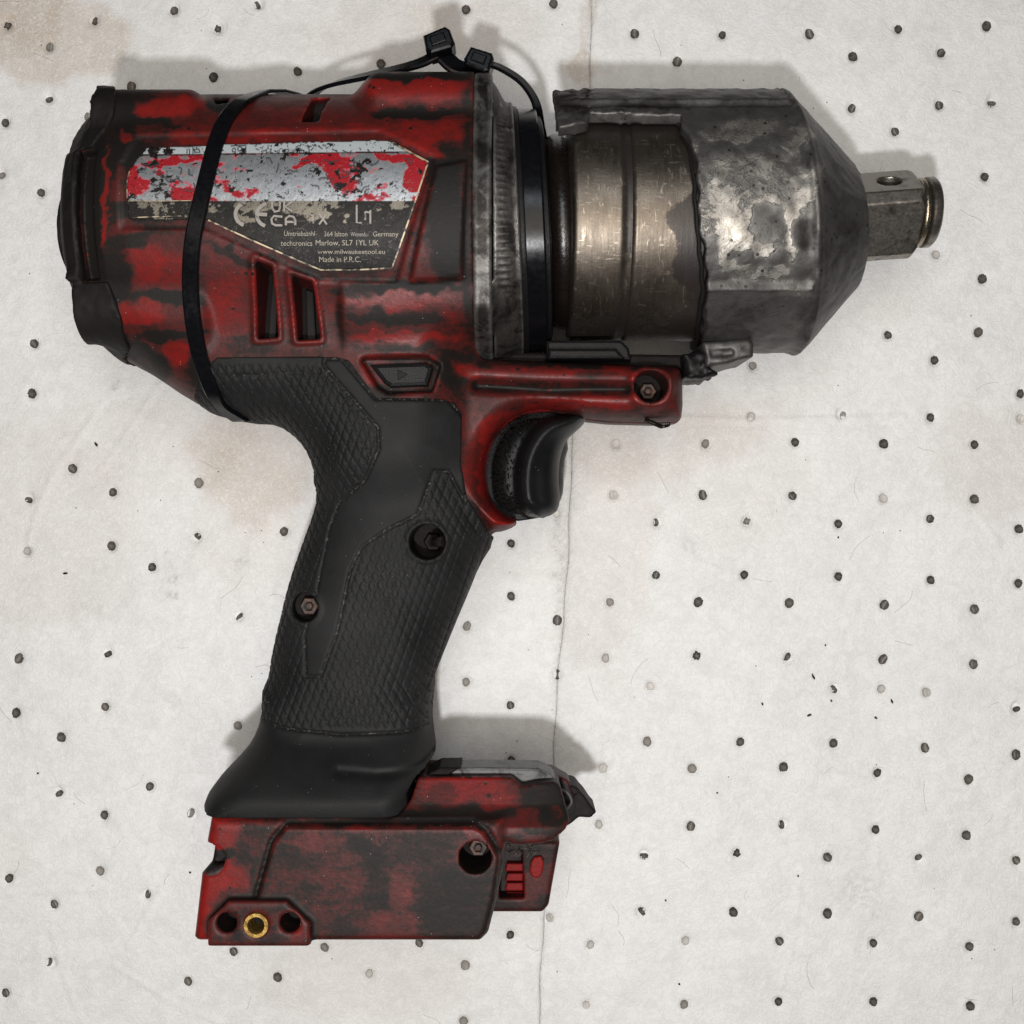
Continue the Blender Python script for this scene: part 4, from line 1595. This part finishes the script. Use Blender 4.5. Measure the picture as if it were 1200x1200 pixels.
def f_drive(x, y, z):
    yy = y - (294 + TILT * (x - X0))
    zz = z - ZC
    # face one leans to the near side, face two to the far side
    a = zz * math.cos(phi) + yy * math.sin(phi)
    b = -yy * math.cos(phi) + zz * math.sin(phi)
    sq = np.maximum(np.abs(a), np.abs(b)) - 37.5
    ch = (np.abs(a) + np.abs(b)) / 1.41421 - 46.5
    f = np.maximum(sq, ch)
    rad = np.sqrt(a * a + b * b)
    f = np.maximum(f, (x - 1018))
    f = np.maximum(f, (x - 1017) * .8 + (rad - 44) * .8)
    f = np.maximum(f, 925 - x)
    hole = np.sqrt((x - 988) ** 2 + (a - 1) ** 2) - 12.5
    f = np.maximum(f, -np.maximum(hole, -30 - b))
    return f + (vnoise((x + 0 * y) / 6, (b + 0 * x) / 6, 2) - .5) * .3


anvil, aP, aQ = weld('square_drive', f_drive, (930, 230, 95), (1026, 352, 206), 1.35, SHAFT, tool, label='greasy steel square drive with a round pin hole')


def ring(prof, name, mat):
    P, Q = lathe_x(prof, 64, 294, ZC, TILT, X0)
    return part(name, P, Q, mat, anvil, sharp=45)


ring([(1017.0, 10), (1017.0, 31), (1022.0, 31), (1022.01, 30), (1027.0, 30), (1027.0, 10)], 'drive_neck', SHAFT)
pr = [(1020.2 + 3.8 - 3.8 * math.cos(math.pi * k / 10), 32 + 4.2 * math.sin(math.pi * k / 10)) for k in range(11)]
ring(pr, 'friction_ring', RINGM)
ring([(1029.5, 20), (1029.5, 34.5), (1030.5, 36.2), (1037.0, 36.2), (1040.0, 33.5), (1040.6, 20), (1040.8, .5)], 'drive_cap', SHAFT)
ring([(930, 50), (946, 50), (949.5, 48), (950, 44), (946, 38)], 'shaft_seal', DARKRING)

# ================================================================== nameplate
plate_o = [(172, 173), (300, 168), (440, 164), (457, 165), (503, 190), (497, 212), (460, 315), (375, 317), (244, 258), (150, 257), (148, 236), (149, 203), (160, 186)]
px = np.arange(140, 512, 1.0)
py = np.arange(158, 324, 1.0)
X, Y = np.meshgrid(px, py)
X = X.astype(F32)
Y = Y.astype(F32)
dp = sdpoly(plate_o, X + 2.0 * (fbm(X / 5, Y / 5, 2, 3) - .5), Y + 2.0 * (fbm(X / 5, Y / 5, 2, 8) - .5))
ux, uy, uz = cyl_hit(X, Y, 137.8)
n1 = fbm(X / 20, Y / 11, 5, 31)
n2 = fbm(X / 5, Y / 5, 4, 37)
n3 = fbm(X / 28, Y / 22, 4, 41)
strip_y = 182 - (X - 150) * .012
zone2 = 236 + 0 * X
BLACK = np.array([.0105, .009, .008])
SILV = np.array([.33, .345, .36])
REDC = np.array([.27, .009, .015])
PALE = np.array([.36, .40, .41])
DIRT = np.array([.010, .008, .0075])
C = np.zeros(X.shape + (3,), F32) + BLACK
met = np.zeros(X.shape, F32)
rgh = np.full(X.shape, .5, F32)
inred = (Y >= strip_y) & (Y < zone2)
sil = grime_table(X, Y, [(300, 205, 48, 22, 0, .75), (175, 215, 20, 16, 0, .58), (345, 212, 40, 30, 0, .72), (225, 205, 14, 10, 0, .70), (400, 205, 26, 18, 0, .34), (455, 205, 34, 20, 0, .66),
                         (490, 205, 14, 22, 0, .05), (155, 205, 9, 16, 0, .15), (250, 188, 30, 5, 0, .35), (330, 240, 90, 14, 5, .62), (450, 240, 40, 18, 0, .55), (270, 225, 40, 14, 0, .62), (215, 228, 30, 9, 0, .30), (470, 184, 30, 6, 0, .12),
                         (285, 228, 20, 6, 0, .36), (380, 190, 34, 7, 0, .22), (200, 190, 30, 6, 0, .12)], .50)
silm = sil + (n1 - .5) * .9 + (n2 - .5) * .3
C[inred] = REDC
m = inred & (silm > .46)
C[m] = SILV
met[m] = .75
rgh[m] = .44
m = (~inred) & (Y >= zone2) & (Y < 262) & (silm > .60)
C[m] = np.array([.16, .145, .12])
met[m] = .5
rgh[m] = .42
m = inred & (silm > .40) & (silm <= .46)
C[m] = np.array([.40, .08, .11])
ins = Y < strip_y
C[ins] = PALE
rgh[ins] = .45
ln = np.abs(Y - strip_y) < .8
C[ln] = np.array([.06, .02, .02])
dk = fbm(X / 8, Y / 6, 5, 53) + .25 * (n3 - .5)
dirtw = grime_table(X, Y, [(165, 172, 34, 16, 0, .22), (190, 215, 12, 20, 0, .1), (150, 250, 60, 12, 0, .1), (415, 205, 45, 24, 0, .10), (330, 176, 60, 8, 0, .06), (185, 178, 12, 16, 0, .20), (480, 225, 12, 16, 0, .06)], -.02)
m = dk + dirtw > .69
C[m] = DIRT
met[m] = 0
scr = np.abs(fbm(X / 9, Y / 9, 3, 61) - .5) < .011
scr &= fbm(X / 40, Y / 30, 2, 67) > .46
C[scr & (Y < 262)] = DIRT
met[scr] = 0
scr2 = np.abs(fbm(X / 16, Y / 5, 3, 71) - .5) < .008
C[scr2] = C[scr2] * .6 + np.array([.16, .15, .14]) * .4
relief = .25 * (n2 - .5)
dk2 = (fbm(X / 20, Y / 14, 4, 77) - .5)
blk = Y >= zone2
C[blk] *= (1 + .7 * dk2[blk])[:, None]
inside = dp < 0
keep = inside[:-1, :-1] & inside[:-1, 1:] & inside[1:, 1:] & inside[1:, :-1]
I = np.arange(X.size).reshape(X.shape)
Q = np.stack([I[:-1, :-1][keep], I[:-1, 1:][keep], I[1:, 1:][keep], I[1:, :-1][keep]], 1)
used, inv = np.unique(Q, return_inverse=True)
Q = inv.reshape(Q.shape)
off = relief.ravel()[used]
nx_, ny_ = 0, (uy.ravel()[used] - AX) / 138
nz_ = (uz.ravel()[used] - ZC) / 138
P = np.stack([ux.ravel()[used], uy.ravel()[used] + ny_ * off, uz.ravel()[used] + nz_ * off], 1)
k = len(P)
inner = P.copy()
inner[:, 1] -= ny_ * 4
inner[:, 2] -= nz_ * 4
mP = M('printed_foil_plate')
rgn = mP.noise(6, 3)
mP.out(mP.attr('print', True), mP.math('ADD', mP.attr('rgh'), mP.math('MULTIPLY', mP.math('SUBTRACT', rgn, .5), .3)), mP.attr('met'), mP.bump(mP.noise(10, 5, .6), .7, .25), .2)
PLATE = mP.m
plate = part('nameplate', P, Q, PLATE, housing, {'print': C.reshape(-1, 3)[used], 'met': met.ravel()[used], 'rgh': rgh.ravel()[used]}, label='scratched foil nameplate in red, silver and black')
# the thickness of the foil
plate.modifiers.new('thick', 'SOLIDIFY').thickness = 1.2 * S
plate.modifiers['thick'].offset = -1

INK = M('cream_print')
INK.out(INK.mix(INK.ramp(INK.noise(9, 5, .65), [(.35, 0), (.46, 1)]), (.022, .018, .015), (.30, .265, .21)), .5, 0.0)
INKG = M('silver_print')
INKG.out(INKG.mix(INKG.ramp(INKG.noise(9, 5, .65), [(.35, 0), (.46, 1)]), (.022, .018, .015), (.24, .22, .20)), .5, .2)
INKD = M('dark_print')
INKD.out((.04, .04, .045), .5, 0.0)
GOLD = M('cream_edge_line')
GOLD.out(GOLD.mix(GOLD.ramp(GOLD.noise(7, 4), [(.42, 0), (.56, 1)]), (.03, .025, .02), (.44, .36, .24)), .45, .2)


def drape(pts, R=139.8):
    pts = np.asarray(pts, float)
    x, y, z = cyl_hit(pts[:, 0], pts[:, 1], R)
    return np.stack([x, y, z], 1)


def text(s, px0, py0, width, height, mat, parent, R=139.9):
    cu = bpy.data.curves.new('lettering', 'FONT')
    cu.body = s
    cu.resolution_u = 3
    ob = bpy.data.objects.new('lettering_tmp', cu)
    COL.objects.link(ob)
    dg = bpy.context.evaluated_depsgraph_get()
    me = bpy.data.meshes.new_from_object(ob.evaluated_get(dg))
    v = np.array([tuple(q.co)[:2] for q in me.vertices])
    f = [tuple(q.vertices) for q in me.polygons]
    bpy.data.objects.remove(ob)
    bpy.data.curves.remove(cu)
    bpy.data.meshes.remove(me)
    sx = width / (v[:, 0].max() - v[:, 0].min())
    sy = height / .72
    pts = np.stack([px0 + (v[:, 0] - v[:, 0].min()) * sx, py0 - v[:, 1] * sy], 1)
    P3 = drape(pts, R)
    return part('lettering', P3, [tuple(reversed(q)) for q in f], mat, parent, smooth=False)


def ribbon(pts, w, mat, parent, name, R=139.9):
    pts = np.array(pts, float)
    n = len(pts)
    T = np.gradient(pts, axis=0)
    T /= np.linalg.norm(T, axis=1)[:, None] + 1e-9
    N = np.stack([-T[:, 1], T[:, 0]], 1) * w / 2
    P3 = np.vstack([drape(pts + N, R), drape(pts - N, R)])
    Q = [(i, i + 1, n + i + 1, n + i) for i in range(n - 1)]
    return P3, Q


def arcpts(cx, cy, r, a0, a1, n=14, ys=1.0):
    return [(cx + r * math.cos(math.radians(a0 + (a1 - a0) * k / (n - 1))), cy + ys * r * math.sin(math.radians(a0 + (a1 - a0) * k / (n - 1)))) for k in range(n)]


def strokes(lst, w, mat, name='lettering', R=139.9):
    P, Q = join(*[ribbon(l, w, mat, None, name, R) for l in lst])
    return part(name, P, Q, mat, plate, smooth=False)


# CE and UKCA marks
strokes([arcpts(289, 251, 13, 265, 105, 16, 1.0)], 4.4, INKG)
strokes([arcpts(314, 252, 13, 262, 105, 16, 1.0), [(302, 251), (308, 251.2), (313, 251.5)]], 4.2, INKG)
strokes([[(319, 236), (319, 244), (322, 248), (327, 247), (328, 243), (328, 236)], [(333, 235), (333, 248)], [(343, 236), (334, 242), (343, 248)],
         [(331, 254), (321, 253), (318, 257), (319, 262), (323, 264), (331, 264)], [(335, 264), (335, 256), (339, 253), (344, 254), (346, 258), (346, 264)], [(335, 260), (346, 260)]], 2.6, INKG)
strokes([[(364, 252), (370, 252)], [(367, 252), (367, 262)], [(383, 250), (374, 263)], [(374, 250), (383, 263)], [(418, 240), (418, 261), (424, 261)], [(428, 248), (428, 258)], [(434, 246), (434, 262)], [(428, 248), (433, 249)]], 2.2, INKG)
text('Umtriebszahl', 333, 276.5, 36, 6.0, INK, plate)
text('364 Islton', 380, 277, 27, 6.0, INK, plate)
text('Winnenden', 411, 277, 21, 5.4, INKG, plate)
text('Germany', 437, 277, 30, 6.0, INK, plate)
text('techtronics', 329, 288, 37, 6.4, INK, plate)
text('Marlow, SL7 1YL UK', 370, 287.5, 74, 6.6, INK, plate)
text('www.milwaukeetool.eu', 372, 297.5, 79, 5.6, INK, plate)
text('Made in P.R.C.', 374, 307, 49, 6.6, INK, plate)
# small symbols on the pale strip
strokes([[(215, 172), (236, 171)], [(215, 182), (236, 181)], [(226, 171.5), (226, 181.5)], [(219, 180), (219, 175), (222, 175), (222, 180)]], .9, INKD)
strokes([arcpts(231, 178, 3.2, 180, 360, 10), [(227.5, 178.5), (234.5, 178.5)]], .9, INKD)
strokes([arcpts(281, 174.5, 2.6, 0, 350, 12), arcpts(274, 176, 2.2, 0, 350, 12), [(270, 171), (288, 170.5)], [(288, 170.5), (288, 180)]], .9, INKD)
r2 = random.Random(5)
lst = []
for k in range(40):
    x = r2.uniform(300, 450)
    y = r2.uniform(168, 178)
    lst.append([(x, y), (x + r2.uniform(-3, 3), y + r2.uniform(-2, 3)), (x + r2.uniform(-5, 5), y + r2.uniform(-2, 4))])
strokes(lst, .8, INKD)
lst = []
for k in range(46):
    x = r2.choice([r2.uniform(300, 480), r2.uniform(170, 260), r2.uniform(380, 430)])
    y = r2.uniform(184, 228)
    a = r2.uniform(0, 6.3)
    q = [(x, y)]
    for i in range(6):
        a += r2.uniform(-1.2, 1.2)
        q.append((q[-1][0] + 2.4 * math.cos(a), q[-1][1] + 1.8 * math.sin(a)))
    lst.append(q)
o = strokes(lst, 1.1, INKD, 'scratch_marks')
o['kind'] = 'stuff'
# cream border line round the plate
P, Q = join(ribbon(spline([(244, 258), (310, 288), (375, 316)], 24), 1.8, GOLD, None, ''), ribbon(spline([(375, 316.2), (420, 316), (459, 314)], 18), 1.8, GOLD, None, ''),
            ribbon(spline([(459.5, 314), (480, 255), (501, 192)], 26), 1.8, GOLD, None, ''), ribbon(spline([(502, 190), (480, 178), (460, 167)], 12), 2.2, GOLD, None, ''),
            ribbon(spline([(155, 255), (180, 254), (212, 253)], 14), 1.2, GOLD, None, ''), ribbon(spline([(149, 232), (149, 212), (152, 200)], 10), 1.0, GOLD, None, ''),
            ribbon(spline([(150, 235.5), (190, 235.5), (224, 235)], 14), .9, GOLD, None, ''))
part('border_line', P, Q, GOLD, plate, smooth=False)

# ================================================================== cable ties
def wrap(path, width, thick, lift, extra_pre=(), extra_post=(), n=90, bv=(bvh_h, bvh_g, bvh_b), seat=None):
    pts = spline(path, n)
    pos = []
    nor = []
    for q in pts:
        best = None
        for b in bv:
            l, nn = ray(q[0], q[1], b)
            if l is not None and (best is None or l.z > best[0].z):
                best = (l, nn)
        if best is None:
            continue
        l = np.array(best[0])
        nn = np.array(best[1])
        if nn[2] < 0:
            nn = -nn
        pos.append(l + nn * lift)
        nor.append(nn)
    pos = np.array(pos)
    nor = np.array(nor)
    for _ in range(14):
        pos[1:-1] = pos[1:-1] * .5 + (pos[:-2] + pos[2:]) * .25
        nor[1:-1] = nor[1:-1] * .5 + (nor[:-2] + nor[2:]) * .25
    pos = np.vstack([np.array(extra_pre).reshape(-1, 3), pos, np.array(extra_post).reshape(-1, 3)])
    k0, k1 = len(extra_pre), len(extra_post)
    nor = np.vstack([np.repeat(nor[:1] * 0 + np.array([[0, -1, .15]]), k0, 0), nor, np.repeat(np.array([[-.2, 1, .1]]), k1, 0)])
    for _ in range(3):
        nor[1:-1] = nor[1:-1] * .5 + (nor[:-2] + nor[2:]) * .25
    return pos, nor


tie1 = thing('cable_tie', un(240, 300, 0) + (0,), 'wide glossy black cable tie wrapped round the rear of the red motor housing', 'cable tie', 'black cable ties on the wrench')
ax_far = [un(352, 114, 130) + (128,), un(343, 109, 160) + (156,), un(328, 106, 180) + (178,), un(310, 107, 200) + (200,), un(297, 112, 215) + (216,)]
post = [un(296, 492, 130) + (128,), un(312, 493, 110) + (100,)]
pos, nor = wrap([(285, 122), (268, 138), (256, 163), (246, 200), (236, 240), (226, 285), (224, 330), (226, 365), (231, 398), (239, 430), (251, 460), (265, 478), (280, 488)], 15, 3, 4.0, ax_far, post)
P, Q = strap(pos, nor, 15.5, 3.4)
part('strap', P, Q, NYLON, tie1, sharp=30)


def tie_head(x, y, z, ang, sc, parent):
    c, s = math.cos(ang), math.sin(ang)
    q = [(-11, -8), (9, -9), (12, -5), (12, 7), (8, 10), (-10, 9), (-13, 4)]
    q = [(x + sc * (a * c - b * s), y + sc * (a * s + b * c)) for a, b in q]
    P, Q = prism(q, z - 13 * sc, z + 12 * sc, 3)
    h = part('tie_head', P, Q, NYLON, parent, smooth=False)
    q2 = [(x + sc * (a * c - b * s) * .55, y + sc * (a * s + b * c) * .5) for a, b in ((-11, -8), (11, -8), (11, 8), (-11, 8))]
    q2 = [(x + (a - 0) * 1.0, y + b) for a, b in [(sc * (u * c - v * s), sc * (u * s + v * c)) for u, v in ((-7, -4), (6, -4), (6, 4), (-7, 4))]]
    P, Q = prism(q2, z + 8 * sc, z + 14 * sc, 1.2)
    part('pawl', P, Q, NYLON, h, smooth=False)
    return h


tie2 = thing('cable_tie', un(470, 110, 0) + (0,), 'thin black cable tie looping over the far side of the red housing, its head highest', 'cable tie', 'black cable ties on the wrench')
hx, hy = un(515, 53, 205)
tie_head(hx, hy, 206, -.35, 1.18, tie2)
pts = [un(352, 118, 150) + (135,), un(368, 106, 165) + (160,), un(392, 97, 180) + (178,), un(425, 90, 190) + (190,), un(470, 80, 196) + (196,), un(495, 72, 200) + (199,), un(512, 62, 204) + (202,)]
pos = spline(pts, 40)
P, Q = strap(pos, np.linspace((-.15, -.95, .25), (-.3, -.5, .9), 40), 14, 4)
part('strap', P, Q, NYLON, tie2, sharp=30)
P, Q = strap(spline([(hx + 2, hy + 6, 200), (hx + 16, hy + 18, 197), (hx + 34, hy + 22, 195), (hx + 50, hy + 24, 192)], 16), np.repeat([[0, -.45, .9]], 16, 0), 19, 5)
part('strap_end', P, Q, NYLON, tie2, sharp=30)

tie3 = thing('cable_tie', un(620, 270, 0) + (0,), 'scratched black cable tie round the rubber boot between metal collar and hammer case', 'cable tie', 'black cable ties on the wrench')
hx, hy = un(562, 72, 200)
tie_head(hx, hy + 2, 200, .35, 1.12, tie3)
pos = []
nor = []
for k in range(100):
    a = math.radians(-100 + 200 * k / 99)
    x = 620 + 6.5 * math.sin(a)
    R = 121.5 + 2 * math.cos(a)
    pos.append((x, AX + R * math.sin(a), ZC + R * math.cos(a)))
    nor.append((0, math.sin(a), math.cos(a)))
P, Q = strap(pos, nor, 20, 4)
part('strap', P, Q, NYLON, tie3, sharp=30)
pts = [(hx + 8, hy + 2, 200), un(588, 80, 196) + (196,), un(612, 96, 190) + (190,), un(628, 120, 182) + (182,), un(634, 150, 176) + (176,), un(640, 178, 172) + (172,)]
pos = spline(pts, 40)
nn = []
for k in range(40):
    t = pos[min(k + 1, 39)] - pos[max(k - 1, 0)]
    nn.append((t[1], -t[0], .9 * math.hypot(t[0], t[1])))
nn = [(t[0], t[1], t[2]) for t in nn]
P, Q = strap(pos, nn, 13, 3)
part('strap_tail', P, Q, NYLON, tie3, sharp=30)
